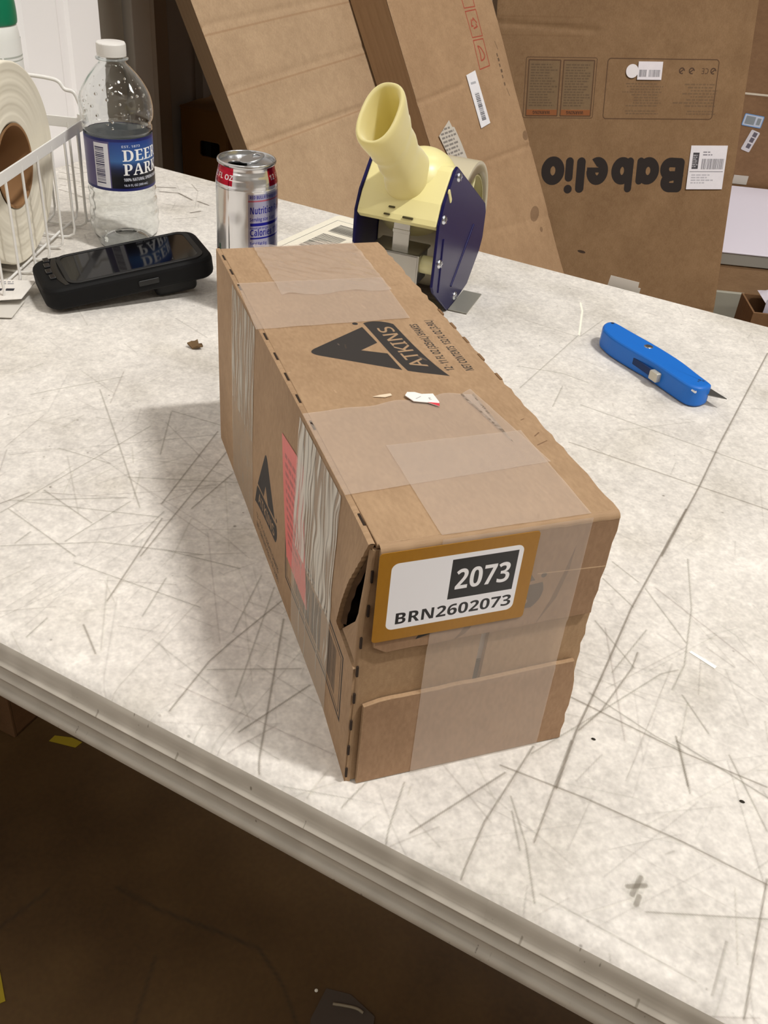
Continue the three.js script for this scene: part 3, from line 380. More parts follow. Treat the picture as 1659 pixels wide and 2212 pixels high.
// ---------------------------------------------------------------- black handheld scanner
{
  const t = thing('handheld_scanner', 'black handheld scanner lying screen up between the wire basket and the carton', 'scanner', [-0.5591, 0.7455, -0.3695]);
  t.setRotationFromMatrix(new THREE.Matrix4().makeBasis(V3(0.5607, 0.1142, -0.8201).normalize(), V3(-0.0374, 0.9929, 0.1128).normalize(), V3(0.8271, -0.0326, 0.561).normalize()));
  const Ls = 0.1595, Ws = 0.0745, Ts = 0.0215;
  part('housing', flat(slab(rrect(-0.003, -Ws, Ls, 0, 0.016), Ts, 0.005)), phys('#050506', { roughness: 0.7, specularIntensity: 0.5 }), t);
  part('screen', flat(slab(rrect(0.0235, -0.0665, 0.1465, -0.0075, 0.009), 0.0012, 0.0004)).translate(0, Ts - 0.0006, 0), phys('#050506', { roughness: 0.06, specularIntensity: 0.55 }), t, 'glossy black glass screen');
  part('screen_rim', flat(slab((() => { const s = rrect(0.0200, -0.0700, 0.1510, -0.0045, 0.011); s.holes.push(new THREE.Path(rrect(0.0240, -0.0660, 0.1460, -0.0080, 0.0085).getPoints(12).reverse())); return s; })(), 0.0016, 0.0005)).translate(0, Ts - 0.0004, 0), std('#050506', { roughness: 0.5 }), t);
  const cs = new THREE.Shape(); cs.moveTo(0.0175, -0.068); cs.quadraticCurveTo(0.006, -0.037, 0.0175, -0.006); cs.lineTo(0.0215, -0.006); cs.quadraticCurveTo(0.0155, -0.037, 0.0215, -0.068); cs.closePath();
  part('key_recess', flat(slab(cs, 0.0014, 0.0004)).translate(0, Ts - 0.0008, 0), std('#030303', { roughness: 0.3 }), t);
  for (const [kx, kz] of [[0.0120, 0.0080], [0.0105, 0.0200], [0.0095, 0.0330], [0.0105, 0.0465]]) part('key', rbox(kx - 0.0028, kx + 0.0028, Ts - 0.0004, Ts + 0.0016, kz - 0.0045, kz + 0.0045, 0.0009), std('#1a1a1c', { roughness: 0.25 }), t);
  part('scan_bump', rbox(0.100, 0.142, -0.0150, 0.003, 0.016, 0.062, 0.006), std('#050506', { roughness: 0.6 }), t);
  part('side_button', rbox(0.082, 0.102, 0.008, 0.0135, Ws - 0.001, Ws + 0.0012, 0.001), std('#0a0a0a', { roughness: 0.4 }), t);
}
// ---------------------------------------------------------------- white wire basket, its rolls and slips
const CN = [-0.6430, -0.5385], DB = [0.3918, 0.9201], DN = [-0.9201, 0.3918]; // corner, along the long side towards the viewer, along the back
const bp = (a, b, y) => [CN[0] + DB[0] * a + DN[0] * b, y, CN[1] + DB[1] * a + DN[1] * b];
const flip = (p, q) => p; 
{
  const BA = 0.30, BB = 0.12, y1 = 0.8475, y0 = TOP + 0.0035;
  const t = thing('wire_basket', 'white wire basket holding label rolls at the left end of the table', 'basket', [CN[0], TOP, CN[1]]);
  const L = (p) => [p[0] - CN[0], p[1] - TOP, p[2] - CN[1]];
  const q = (a, b, y) => L(bp(a, b, y));
  const strip = (a0, b0, a1, b1) => { const A = V3(...q(a0, b0, y1)), B = V3(...q(a1, b1, y1)), d = B.clone().sub(A), len = d.length(); const g = rbox(0, len, -0.0055, 0.0055, -0.0009, 0.0009, 0.0007); g.rotateY(-Math.atan2(d.z, d.x)); return g.translate(A.x, A.y, A.z); };
  part('rim_strip', strip(0, 0, BA, 0), M.wire, t); part('rim_strip', strip(0, 0, 0, BB), M.wire, t); part('rim_strip', strip(BA, 0, BA, BB), M.wire, t); part('rim_strip', strip(0, BB, BA, BB), M.wire, t);
  for (const a of [0.022, 0.058, 0.092, 0.128, 0.164, 0.20, 0.236, 0.272]) { // side wires bend in under the floor of the basket
    part('wire', tube([q(a, 0, y1), q(a, 0, y0 + 0.02), q(a, 0.0005, y0 + 0.004), q(a, 0.006, y0), q(a, 0.05, y0), q(a, BB - 0.006, y0), q(a, BB, y0 + 0.006), q(a, BB, y1)], 0.0014, 48, 6), M.wire, t);
  }
  for (const b of [0.018, 0.044, 0.070, 0.098]) part('wire', tube([q(0, b, y1), q(0, b, y0 + 0.02), q(0.0005, b, y0 + 0.008), q(0.006, b, y0 + 0.0028), q(0.05, b, y0 + 0.0028), q(BA - 0.006, b, y0 + 0.0028), q(BA, b, y0 + 0.008), q(BA, b, y1)], 0.0014, 48, 6), M.wire, t);
  part('wire', tube([q(0.002, 0, y1), q(0.002, 0, y0 + 0.01), q(0.004, 0.001, y0 + 0.002), q(0.012, 0.002, y0 + 0.002), q(0.018, 0.001, y0 + 0.006), q(0.018, 0, y1)], 0.0014, 30, 6), M.wire, t);
  part('handle', tube([q(0, -0.002, y1), q(-0.001, 0.003, 0.866), q(-0.002, 0.009, 0.878), q(-0.002, 0.018, 0.8800), q(-0.002, 0.0240, 0.887), q(-0.002, 0.036, 0.8895), q(-0.002, 0.084, 0.8895), q(-0.002, 0.096, 0.887), q(-0.002, 0.102, 0.880), q(-0.002, 0.111, 0.878), q(-0.001, 0.117, 0.866), q(0, 0.122, y1)], 0.0021, 80, 8), M.wire, t);
  part('rim_hook', merge([rbox(-0.004, 0.004, -0.004, 0.006, -0.003, 0.003, 0.001).translate(...q(0, 0.002, y1 + 0.004))]), M.wire, t);
}
function labelRoll(label, a, b, R, core, w, tilt) {
  const c = bp(a, b, TOP + 0.0085 + R), t = thing('label_roll', label, 'label roll', [c[0], c[1], c[2]], 'rolls of blank labels in the wire basket');
  t.rotation.order = 'YXZ'; t.rotation.y = Math.atan2(-DN[0], -DN[1]) ; t.rotation.x = tilt; // local +z points out of the basket towards the viewer's right
  const prof = [[core, 0], [core + 0.001, 0.0004]]; const n = 26; for (let k = 1; k < n; k++) { const r = core + (R - core) * k / n; prof.push([r, 0.0004 + 0.0007 * Math.sin(k * 2.3) * (k % 2)]); } prof.push([R - 0.0006, 0.0004], [R, -0.0006], [R, -w + 0.0006], [R - 0.0006, -w], [core, -w]);
  part('label_paper', lathe(prof, 96).rotateX(Math.PI / 2), std('#ede6d4', { roughness: 0.7, side: THREE.DoubleSide }), t);
  part('core', lathe([[core, 0.0012], [core + 0.0002, 0.0014], [core - 0.0022, 0.0014], [core - 0.0024, 0.001], [core - 0.0024, -w], [core, -w]], 72).rotateX(Math.PI / 2), std('#9a734c', { roughness: 0.85, side: THREE.DoubleSide }), t, 'brown cardboard core');
}
labelRoll('large roll of white labels nearest the viewer in the wire basket, core showing', 0.144, 0.016, 0.0915, 0.0385, 0.045, 0.0);
labelRoll('large roll of white labels behind the front roll in the wire basket', 0.135, 0.066, 0.0930, 0.0385, 0.05, 0.0);
{
  const c = bp(0.205, 0.055, TOP + 0.0075);
  const sl = (label, pts, m, p, rx, rz) => { const g = flat(slab(pts, 0.0006)); const o = single('paper_slip', label, 'paper', g, m, p); o.rotation.set(rx, 0, rz); return o; };
  const pt = sheetCanvas(0, 0, 0.08, 0.06, 4000, [232, 228, 222], (x) => { scribble(x, 0.02, 0.026, 0.052, 0.036, 1, 7, '#2a2a32', 1.3); scribble(x, 0.018, 0.042, 0.06, 0.05, 2, 8, '#8a8a90', 1); }, 81, 0.4);
  const q = bp(0.236, 0.004, TOP + 0.012);
  sl('white printed paper slip poking out under the rolls in the wire basket', [[-0.05, -0.03], [0.028, -0.018], [0.032, 0.020], [-0.04, 0.028]], cardMat(pt, [0.08, 0.06, -0.045, -0.03]), [q[0] - 0.012, q[1] - 0.004, q[2] - 0.006], 0.05, 0.03).rotation.y = 0.55;
  sl('plain white paper slip lying lowest in the wire basket', [[-0.05, -0.03], [0.03, -0.022], [0.03, 0.016], [-0.045, 0.02]], std('#d8d4cc'), [q[0] - 0.004, TOP + 0.0018, q[2] + 0.014], 0, 0).rotation.y = 0.5;
  const o = single('tape_core', 'orange brown tape ring under the label rolls in the wire basket', 'tape roll', lathe([[0.028, 0], [0.034, 0], [0.034, 0.03], [0.028, 0.03], [0.028, 0]], 48), std('#b77718', { roughness: 0.4, side: THREE.DoubleSide }), bp(0.250, 0.072, TOP + 0.0085));
}
// ---------------------------------------------------------------- white tub with green cap
{
  const p = bp(0.075, 0.205, TOP);
  const t = thing('capped_bottle', 'white bottle with a green screw cap behind the wire basket', 'bottle', [-0.7885, TOP, -0.5540]); t.scale.set(0.92, 1.165, 0.92);
  const c = canvas(1024, 512), x = c.getContext('2d'); x.fillStyle = '#f2f3f0'; x.fillRect(0, 0, 1024, 512); x.fillStyle = '#8e938c'; x.font = 'bold 34px sans-serif'; for (let k = 0; k < 5; k++) { x.fillStyle = '#b9bdb6'; x.fillRect(k * 205, 60, 195, 7); x.fillRect(k * 205, 76, 195, 5); scribble(x, k * 205 + 8, 118, k * 205 + 170, 142, 1, k + 3, '#8e938c', 1.3); scribble(x, k * 205 + 8, 160, k * 205 + 150, 184, 1, k + 9, '#8e938c', 1.3); }
  part('bottle_body', lathe(smoothCurve([[0, 0.001], [0.030, 0.001], [0.036, 0.004], [0.037, 0.02], [0.037, 0.10], [0.0365, 0.150], [0.0345, 0.1575], [0.0325, 0.160], [0.0325, 0.170]], 80).map((q) => [q.x, q.y]), 64), std('#f1f2ee', { roughness: 0.35 }), t);
  part('bottle_label', lathe([[0.0374, 0.03], [0.0374, 0.146]], 64), new THREE.MeshStandardMaterial({ map: tex(c), roughness: 0.4 }), t);
  part('cap', lathe(smoothCurve([[0.033, 0.158], [0.0355, 0.1585], [0.0365, 0.162], [0.0358, 0.178], [0.033, 0.1885], [0.026, 0.1935], [0, 0.195]], 50).map((q) => [q.x, q.y]), 64), std('#0e7b57', { roughness: 0.35 }), t, 'green cap');
}
// ---------------------------------------------------------------- tape gun
{
  const t = thing('tape_gun', 'cream and navy tape gun standing with its hollow handle up, behind the carton', 'tape dispenser', [-0.2130, TOP, -0.5800]);
  t.rotation.y = 0.1475;
  const PT = 0.0028, WX = -0.082; // right plate outside at x=0, left plate outside at WX
  const outl = [[0.0300, 0.1478], [0.0362, 0.1462], [0.0610, 0.1228], [0.0700, 0.1060], [0.0708, 0.0480], [0.0640, 0.0400], [0.0060, 0.0010], [-0.0200, 0.0008], [-0.0640, 0.0045], [-0.1000, 0.0300], [-0.1075, 0.0420], [-0.1065, 0.0700], [-0.0990, 0.0805], [0.0240, 0.1450]];
  const plate = () => slab(outl.map((p) => [-p[0], p[1]]).reverse(), PT, 0.0009).rotateY(Math.PI / 2); // shape x = -z
  part('side_plate', plate().translate(-PT, 0, 0), M.navy, t); part('side_plate', plate().translate(WX, 0, 0), M.navy, t);
  const rib = (z0, y0, z1, y1, r = 0.0011) => bar([0, y0, z0], [0, y1, z1], r, 8);
  part('plate_rib', rib(0.052, 0.088, 0.050, 0.036), M.navy, t); part('plate_rib', rib(-0.058, 0.070, 0.004, 0.026), M.navy, t);
  const oval = rrect(-0.0022, -0.0088, 0.0022, 0.0088, 0.0021);
  part('plate_slot', slab(oval, 0.0012, 0.0003).rotateZ(0.72).rotateY(Math.PI / 2).translate(-0.0004, 0.1262, 0.0475), M.cream, t, 'cream oval slot');
  for (const [z, y] of [[0.0240, 0.1372], [0.0585, 0.1080], [0.0575, 0.0665], [-0.0150, 0.0090]]) { const s = part('screw', merge([lathe([[0.0042, 0], [0.0040, 0.0012], [0.0026, 0.0021], [0, 0.0024]], 24), box(-0.003, 0.003, 0.0021, 0.0029, -0.0005, 0.0005), box(-0.0005, 0.0005, 0.0021, 0.0029, -0.003, 0.003)]).rotateZ(-Math.PI / 2), M.zinc, t); s.position.set(0, y, z); }
  // cream hood between the plates
  const hood = [[-0.0706, 0.1040], [-0.0690, 0.1085], [-0.0610, 0.1215], [-0.0380, 0.1440], [-0.0320, 0.1468], [-0.0200, 0.1450], [-0.0060, 0.1385], [-0.0060, 0.1280], [-0.0300, 0.1260], [-0.0560, 0.1010], [-0.0640, 0.0990]];
  part('hood', slab(hood, -WX - 2 * PT, 0.0018).rotateY(Math.PI / 2).translate(WX + PT, 0, 0), M.cream, t);
  const dome = new THREE.SphereGeometry(0.030, 40, 24).scale(1.05, 0.95, 1.15).translate(-0.035, 0.128, 0.018);
  part('hood_dome', dome, M.cream, t);
  // hollow handle, oval in section, rising towards the viewer
  const B = V3(-0.041, 0.122, 0.028), E = V3(-0.0465, 0.2050, 0.1215), ax = E.clone().sub(B).normalize(), sx = V3(1, 0, 0).addScaledVector(ax, -ax.x).normalize(), up = sx.clone().cross(ax).negate().normalize(); if (up.y < 0) up.negate();
  const rings = [[-0.02, 0.036, 0.038], [0, 0.030, 0.033], [0.016, 0.0228, 0.0275], [0.036, 0.0168, 0.0226], [0.065, 0.0152, 0.0228], [0.088, 0.0156, 0.0252], [0.103, 0.0166, 0.0282], [0.1145, 0.0176, 0.0302], [0.1205, 0.0174, 0.0300], [0.1230, 0.0158, 0.0284], [0.1220, 0.0138, 0.0262], [0.117, 0.0128, 0.0250], [0.10, 0.0122, 0.0228], [0.07, 0.0115, 0.0192], [0.045, 0.0112, 0.0178]];
  const cl = new THREE.CatmullRomCurve3(rings.map((r) => V3(r[0], r[1], r[2])), false, 'centripetal').getPoints(90);
  const SE = (a, n) => { const c = Math.cos(a), s = Math.sin(a); return [Math.sign(c) * Math.abs(c) ** (2 / n), Math.sign(s) * Math.abs(s) ** (2 / n)]; };
  const nz = noise2(33);
  const hg = grid(64, cl.length - 1, (u, v) => { const q = cl[Math.round(v * (cl.length - 1))], e = SE(u * Math.PI * 2, 2.4); const grip = 1 + (q.x > 0.01 && q.x < 0.09 ? 0.03 * Math.sin(q.x * 230) : 0); const tilt = (q.x > 0.085 ? (q.x - 0.085) / 0.04 : 0) * 0.0045; const p = B.clone().addScaledVector(ax, q.x - e[1] * tilt).addScaledVector(sx, e[0] * q.y * grip).addScaledVector(up, e[1] * q.z * grip); return [p.x, p.y, p.z]; });
  part('handle', hg, phys('#f4ebb2', { roughness: 0.9, transmission: 0.45, thickness: 0, side: THREE.DoubleSide, clearcoat: 0.3, clearcoatRoughness: 0.3 }), t, 'hollow cream handle with an open oval end');
  const capg = new THREE.CircleGeometry(1, 40).scale(0.0112, 0.0178, 1); capg.applyMatrix4(new THREE.Matrix4().makeBasis(sx, up, ax)).translate(B.x + ax.x * 0.046, B.y + ax.y * 0.046, B.z + ax.z * 0.046);
  part('handle_floor', capg, phys('#f2e394', { roughness: 0.8, side: THREE.DoubleSide }), t);
  // scuffs on the hood front
  for (const [x, y, z, w, h] of [[-0.047, 0.1135, 0.0680, 0.006, 0.0014], [-0.0300, 0.1075, 0.0716, 0.010, 0.0018], [-0.0500, 0.1075, 0.0716, 0.006, 0.0014]]) part('scuff', rbox(x - w / 2, x + w / 2, y - h / 2, y + h / 2, z - 0.002, z, 0.0006), std('#4a4326', { roughness: 0.9 }), t);
  // tape on its hub
  const rc = [-0.055, 0.0670]; const lat = (p) => lathe(p, 96).rotateZ(Math.PI / 2);
  part('tape_roll', lat([[0.0525, 0.038], [0.0638, 0.038], [0.0645, 0.037], [0.0645, -0.037], [0.0638, -0.038], [0.0525, -0.038], [0.0525, 0.038]]).translate(WX / 2, rc[1], rc[0]), phys('#c9bfa4', { roughness: 0.25, side: THREE.DoubleSide }), t, 'pale clear tape wound on a roll');
  part('hub', merge([lat([[0.050, 0.036], [0.0522, 0.036], [0.0522, -0.036], [0.050, -0.036]]), ...[0, 1, 2, 3, 4].map((k) => rbox(0.008, 0.0515, -0.0015, 0.0015, -0.034, 0.034, 0.001).rotateY(0).rotateX(0).applyMatrix4(new THREE.Matrix4().makeRotationZ(k * 1.2566)).rotateY(Math.PI / 2)), lat([[0.009, 0.036], [0.009, -0.036]])]).translate(WX / 2, rc[1], rc[0]), phys('#efe6b4', { roughness: 0.35, side: THREE.DoubleSide }), t, 'cream spoked hub');
  // steel blade guard, wiper, roller
  part('bracket', merge([rbox(-0.066, -0.0175, 0.0705, 0.073, 0.030, 0.0665, 0.0008), rbox(-0.066, -0.0175, 0.038, 0.073, 0.064, 0.0665, 0.0008), rbox(-0.0195, -0.0170, 0.045, 0.073, 0.040, 0.0665, 0.0008), rbox(-0.067, -0.0645, 0.045, 0.073, 0.040, 0.0665, 0.0008)]), M.steel, t);
  part('blade_strip', merge([rbox(-0.047, -0.031, 0.0725, 0.1035, 0.0560, 0.0574, 0.0005), rbox(-0.0475, -0.0305, 0.088, 0.0915, 0.0562, 0.0580, 0.0005)]), std('#c9c7c0', { metalness: 0.9, roughness: 0.3 }), t);
  part('roller', lathe([[0, 0], [0.0078, 0], [0.0082, 0.0004], [0.0082, 0.0152], [0.0078, 0.0156], [0, 0.0156]], 32).rotateZ(-Math.PI / 2).translate(-0.0180, 0.062, 0.0540), phys('#d9d3a0', { roughness: 0.4 }), t);
  part('axle', bar([WX + PT, 0.062, 0.054], [-PT, 0.062, 0.054], 0.003, 12), M.steel, t);
  part('wiper', merge([rbox(-0.074, -0.004, 0.0006, 0.0022, -0.012, 0.050, 0.0006)]), std('#a9a79a', { roughness: 0.45, metalness: 0.3 }), t);
  part('base_flap', rbox(0.0, 0.020, 0.0006, 0.0020, -0.052, 0.004, 0.0006), std('#9e9c92', { roughness: 0.4, metalness: 0.4 }), t);
}
// ---------------------------------------------------------------- label sheet under the gun
{
  const st = sheetCanvas(-0.09, -0.125, 0.18, 0.25, 3000, [238, 232, 214], (x) => { x.strokeStyle = '#3a3a3a'; x.lineWidth = 0.0006; x.strokeRect(-0.048, -0.05, 0.064, 0.12); bars(x, -0.036, 0.030, 0.010, 0.058, 5, false, '#161616'); bars(x, -0.036, -0.03, -0.004, 0.02, 6, false, '#161616'); }, 91, 0.4);
  const o = single('label_sheet', 'cream sheet of peel-off labels with a barcode, lying behind the can and tape gun', 'label sheet', flat(slab(rrect(-0.058, -0.0845, 0.058, 0.088, 0.008), 0.0009)), cardMat(st, [0.18, 0.25, -0.09, -0.125]), [-0.3895, TOP + 0.0002, -0.6600]);
  o.rotation.y = -0.03;
}
// ---------------------------------------------------------------- utility knife
{
  const p0 = [0.0, TOP, -0.5640];
  const t = thing('utility_knife', 'bright blue utility knife with its blade out, lying at the right rear of the table', 'knife', p0);
  const top = [[-0.0570, -0.5905], [-0.0602, -0.5995], [-0.0600, -0.6080], [-0.0560, -0.6135], [-0.0490, -0.6125], [-0.0330, -0.6035], [-0.0030, -0.5870], [0.0230, -0.5700], [0.0440, -0.5520], [0.0555, -0.5425], [0.0578, -0.5385], [0.0545, -0.5300], [0.0490, -0.5255], [0.0400, -0.5260], [0.0230, -0.5370], [0.0020, -0.5515], [-0.0220, -0.5645], [-0.0440, -0.5780]];
  const L = top.map((q) => [q[0] - p0[0], -(q[1] - p0[2])]);
  const out = new THREE.SplineCurve(L.concat([L[0]]).map((q) => new THREE.Vector2(q[0], q[1]))).getPoints(120).slice(0, -1);
  part('handle', flat(slab(new THREE.Shape(out), 0.0192, 0.0026)).translate(0, 0.0005, 0), phys('#046bcb', { roughness: 0.45 }), t, 'blue moulded handle');
  const e = V3(0.817, 0, 0.577), w = V3(-0.577, 0, 0.817);
  const M4 = (x, y, z) => new THREE.Matrix4().makeBasis(e, V3(0, 1, 0), w).setPosition(x - p0[0], y, z - p0[2]);
  part('blade', flat(slab([[0.0420, -0.5345], [0.0490, -0.5345], [0.0735, -0.5395], [0.0530, -0.5525], [0.0420, -0.5460]].map((q) => [q[0] - p0[0], p0[2] - q[1]]), 0.0008)).translate(0, 0.0100, 0), std('#83827f', { metalness: 0.85, roughness: 0.35 }), t);
  part('screw', lathe([[0.0044, 0], [0.0042, 0.0006], [0.003, 0.0009], [0, 0.0007]], 24).applyMatrix4(M4(-0.0100, 0.0192, -0.5800)), M.zinc, t);
  part('hang_hole', lathe([[0.0026, 0], [0, 0.0003]], 20).applyMatrix4(M4(-0.0540, 0.0196, -0.6095)), std('#06203e', { roughness: 0.8 }), t);
  part('slider_slot', rbox(-0.021, 0.006, 0.0068, 0.0135, -0.001, 0.0012, 0.0005).applyMatrix4(M4(-0.0005, 0, -0.5515)), std('#072a5c', { roughness: 0.7 }), t);
  part('slider', rbox(-0.0052, 0.0052, 0.0055, 0.0142, -0.002, 0.0048, 0.0012).applyMatrix4(M4(0.0092, 0, -0.5462)), std('#c9c4b6', { roughness: 0.45, metalness: 0.4 }), t);
  part('nose_cap', rbox(-0.0055, 0.0055, 0.0150, 0.0172, -0.0010, 0.0012, 0.0006).applyMatrix4(M4(0.0445, 0, -0.5262)), M.zinc, t);
  const g = noise2(6); part('grime', merge([[0.047, -0.541, 0.0016], [0.050, -0.5415, 0.0012], [0.0465, -0.5375, 0.001]].map(([x, z, r]) => lathe([[r, 0], [0, 0.0002]], 12).applyMatrix4(M4(x, 0.0197, z)))), std('#15406f', { roughness: 0.9 }), t);
}
// ---------------------------------------------------------------- small litter on the table
{
  const leaf0 = [[-0.010, 0], [-0.006, 0.004], [-0.007, 0.008], [-0.002, 0.006], [0.001, 0.0105], [0.003, 0.006], [0.007, 0.007], [0.008, 0.001], [0.010, -0.003], [0.004, -0.006], [-0.003, -0.004]];
  const leaf = leaf0.map((q) => [q[0] * 0.72, q[1] * 0.8]);
  const g = flat(slab(leaf, 0.0012)); const P = g.attributes.position; for (let i = 0; i < P.count; i++) P.setY(i, P.getY(i) + 0.0035 * Math.abs(Math.sin(P.getX(i) * 260 + P.getZ(i) * 180))); g.computeVertexNormals();
  single('dry_leaf', 'small crumpled brown scrap of dry leaf on the table left of the carton', 'leaf', g, std('#6a5234', { roughness: 0.9 }), [-0.357, TOP + 0.0003, -0.3560]).rotation.y = 0.5;
  single('paper_fleck', 'narrow white paper strip stuck on the table right of the carton', 'paper', flat(slab([[-0.0088, -0.0014], [0.0088, -0.0018], [0.0086, 0.0012], [-0.0086, 0.0009]], 0.0003)), std('#fbfaf6'), [0.1325, TOP + 0.0001, -0.2110]).rotation.y = -0.3;
  const bits = [[-0.0795, 0.0015, -0.4355, 0.0016], [0.1745, 0.001, -0.117, 0.0010], [0.096, 0.001, -0.115, 0.0009], [0.166, 0.001, -0.372, 0.0011]];
  for (const [x, y, z, r] of bits.slice(1)) { const q = new THREE.IcosahedronGeometry(r, 1).scale(1.4, 0.5, 0.8); single('crumb', ['dark crumb on the table near the right frame edge below the white paper strip', 'tiny dark crumb on a long scratch right of the carton', 'tiny dark crumb on the table in front of the knife blade'][bits.findIndex((b) => b[0] === x) - 1], 'crumb', q, std('#2a241c', { roughness: 0.9 }), [x, TOP + r * 0.45, z]); }
}
// ---------------------------------------------------------------- large flattened cartons behind the table
function leaning(name, label, A0, bx, by, bz, x0, x1, y0, y1, th, front, creases, group) { // front face in plane z=0 of a leaning frame
  const X = V3(...bx).normalize(), Z0 = V3(...bz), Y = V3(...by).addScaledVector(X, -X.dot(V3(...by))).normalize(), Z = X.clone().cross(Y);
  const xm = (x0 + x1) / 2, o = V3(...A0).addScaledVector(X, xm).addScaledVector(Y, y0);
  const t = thing(name, label, 'cardboard box', [o.x, o.y, o.z], group);
  t.quaternion.setFromRotationMatrix(new THREE.Matrix4().makeBasis(X, Y, Z));
  const w = x1 - x0, h = y1 - y0, n = noise2(Math.round(w * 1000));
  const f = grid(60, Math.round(h * 240), (u, v) => { const x = u * w, y = v * h; let d = (n(x * 9, y * 9) - 0.5) * 0.003; for (const [cx0, cy0, cx1, cy1, dep, wid] of creases) { const k = (x + x0 - cx0) / (cx1 - cx0), cy = cy0 + (cy1 - cy0) * k; if (k > -0.05 && k < 1.05) d -= dep * Math.exp(-(((y + y0 - cy) / wid) ** 2)); } const e = Math.min(u, 1 - u) * w; if (e < 0.004) d -= (0.004 - e) * 0.6; return [x - w / 2, y, d]; });
  part('front_panel', f, front, t);
  part('left_side', box(-w / 2, -w / 2 + 0.004, 0, h, -th, -0.0035), M.card, t); part('right_side', box(w / 2 - 0.004, w / 2, 0, h, -th, -0.0035), M.card, t);
  part('back_panel', box(-w / 2 + 0.004, w / 2 - 0.004, 0, h, -th, -th + 0.004), M.card, t); part('bottom_flap', box(-w / 2 + 0.004, w / 2 - 0.004, 0, 0.004, -th + 0.004, -0.004), M.card, t); part('top_flap', box(-w / 2 + 0.004, w / 2 - 0.004, h - 0.004, h, -th + 0.004, -0.004), M.card, t);
  t.userData_map = (x, y) => [x - xm, y - y0];
  return t;
}
const at2 = (t, pts) => pts.map((p) => t.userData_map(p[0], p[1]));
function sticker(name, t, pts, col, draw, label, z = 0.0022, seed = 5) { // flat paper on a leaning face, corners in face metres
  const q = at2(t, pts), xs = q.map((p) => p[0]), ys = q.map((p) => p[1]), x0 = Math.min(...xs), y0 = Math.min(...ys), w = Math.max(...xs) - x0, h = Math.max(...ys) - y0;
  const m = cardMat(sheetCanvas(x0, y0, w, h, Math.min(6000, 420 / Math.max(w, h)), col, (x) => draw && draw(x, x0, y0, w, h, q), seed, 0.4), [w, h, x0, y0]); m.roughness = 0.5;
  return part(name, slab(q, 0.0005).translate(0, 0, z), m, t, label);
}
const tan = [196, 156, 116];
{ // left leaning box
  const x1 = 0.52, tx = sheetCanvas(0, -0.9, x1, 1.45, 1100, [184, 155, 123], (x) => { x.strokeStyle = 'rgba(150,110,75,0.35)'; x.lineWidth = 0.003; for (const y of [0.0855, -0.008, -0.101, -0.3]) { x.beginPath(); x.moveTo(0, y); x.lineTo(x1, y); x.stroke(); } }, 101);
  const m = cardMat(tx);
  leaning('cardboard_box', 'tall plain brown carton leaning left against the dark wall, behind the can', [-0.842, 0.784, -1.053], [0.0722, 0.0541, -0.9959], [-0.449, 0.8934, 0.016], [0.8906, 0.446, 0.0888], 0, x1, -0.875, 0.52, 0.034, m, [[0, 0.087, x1, 0.084, 0.0015, 0.004], [0, -0.01, x1, -0.003, 0.0012, 0.005], [0, -0.099, x1, -0.104, 0.0025, 0.004], [0, -0.3, x1, -0.31, 0.0018, 0.004]]);
}
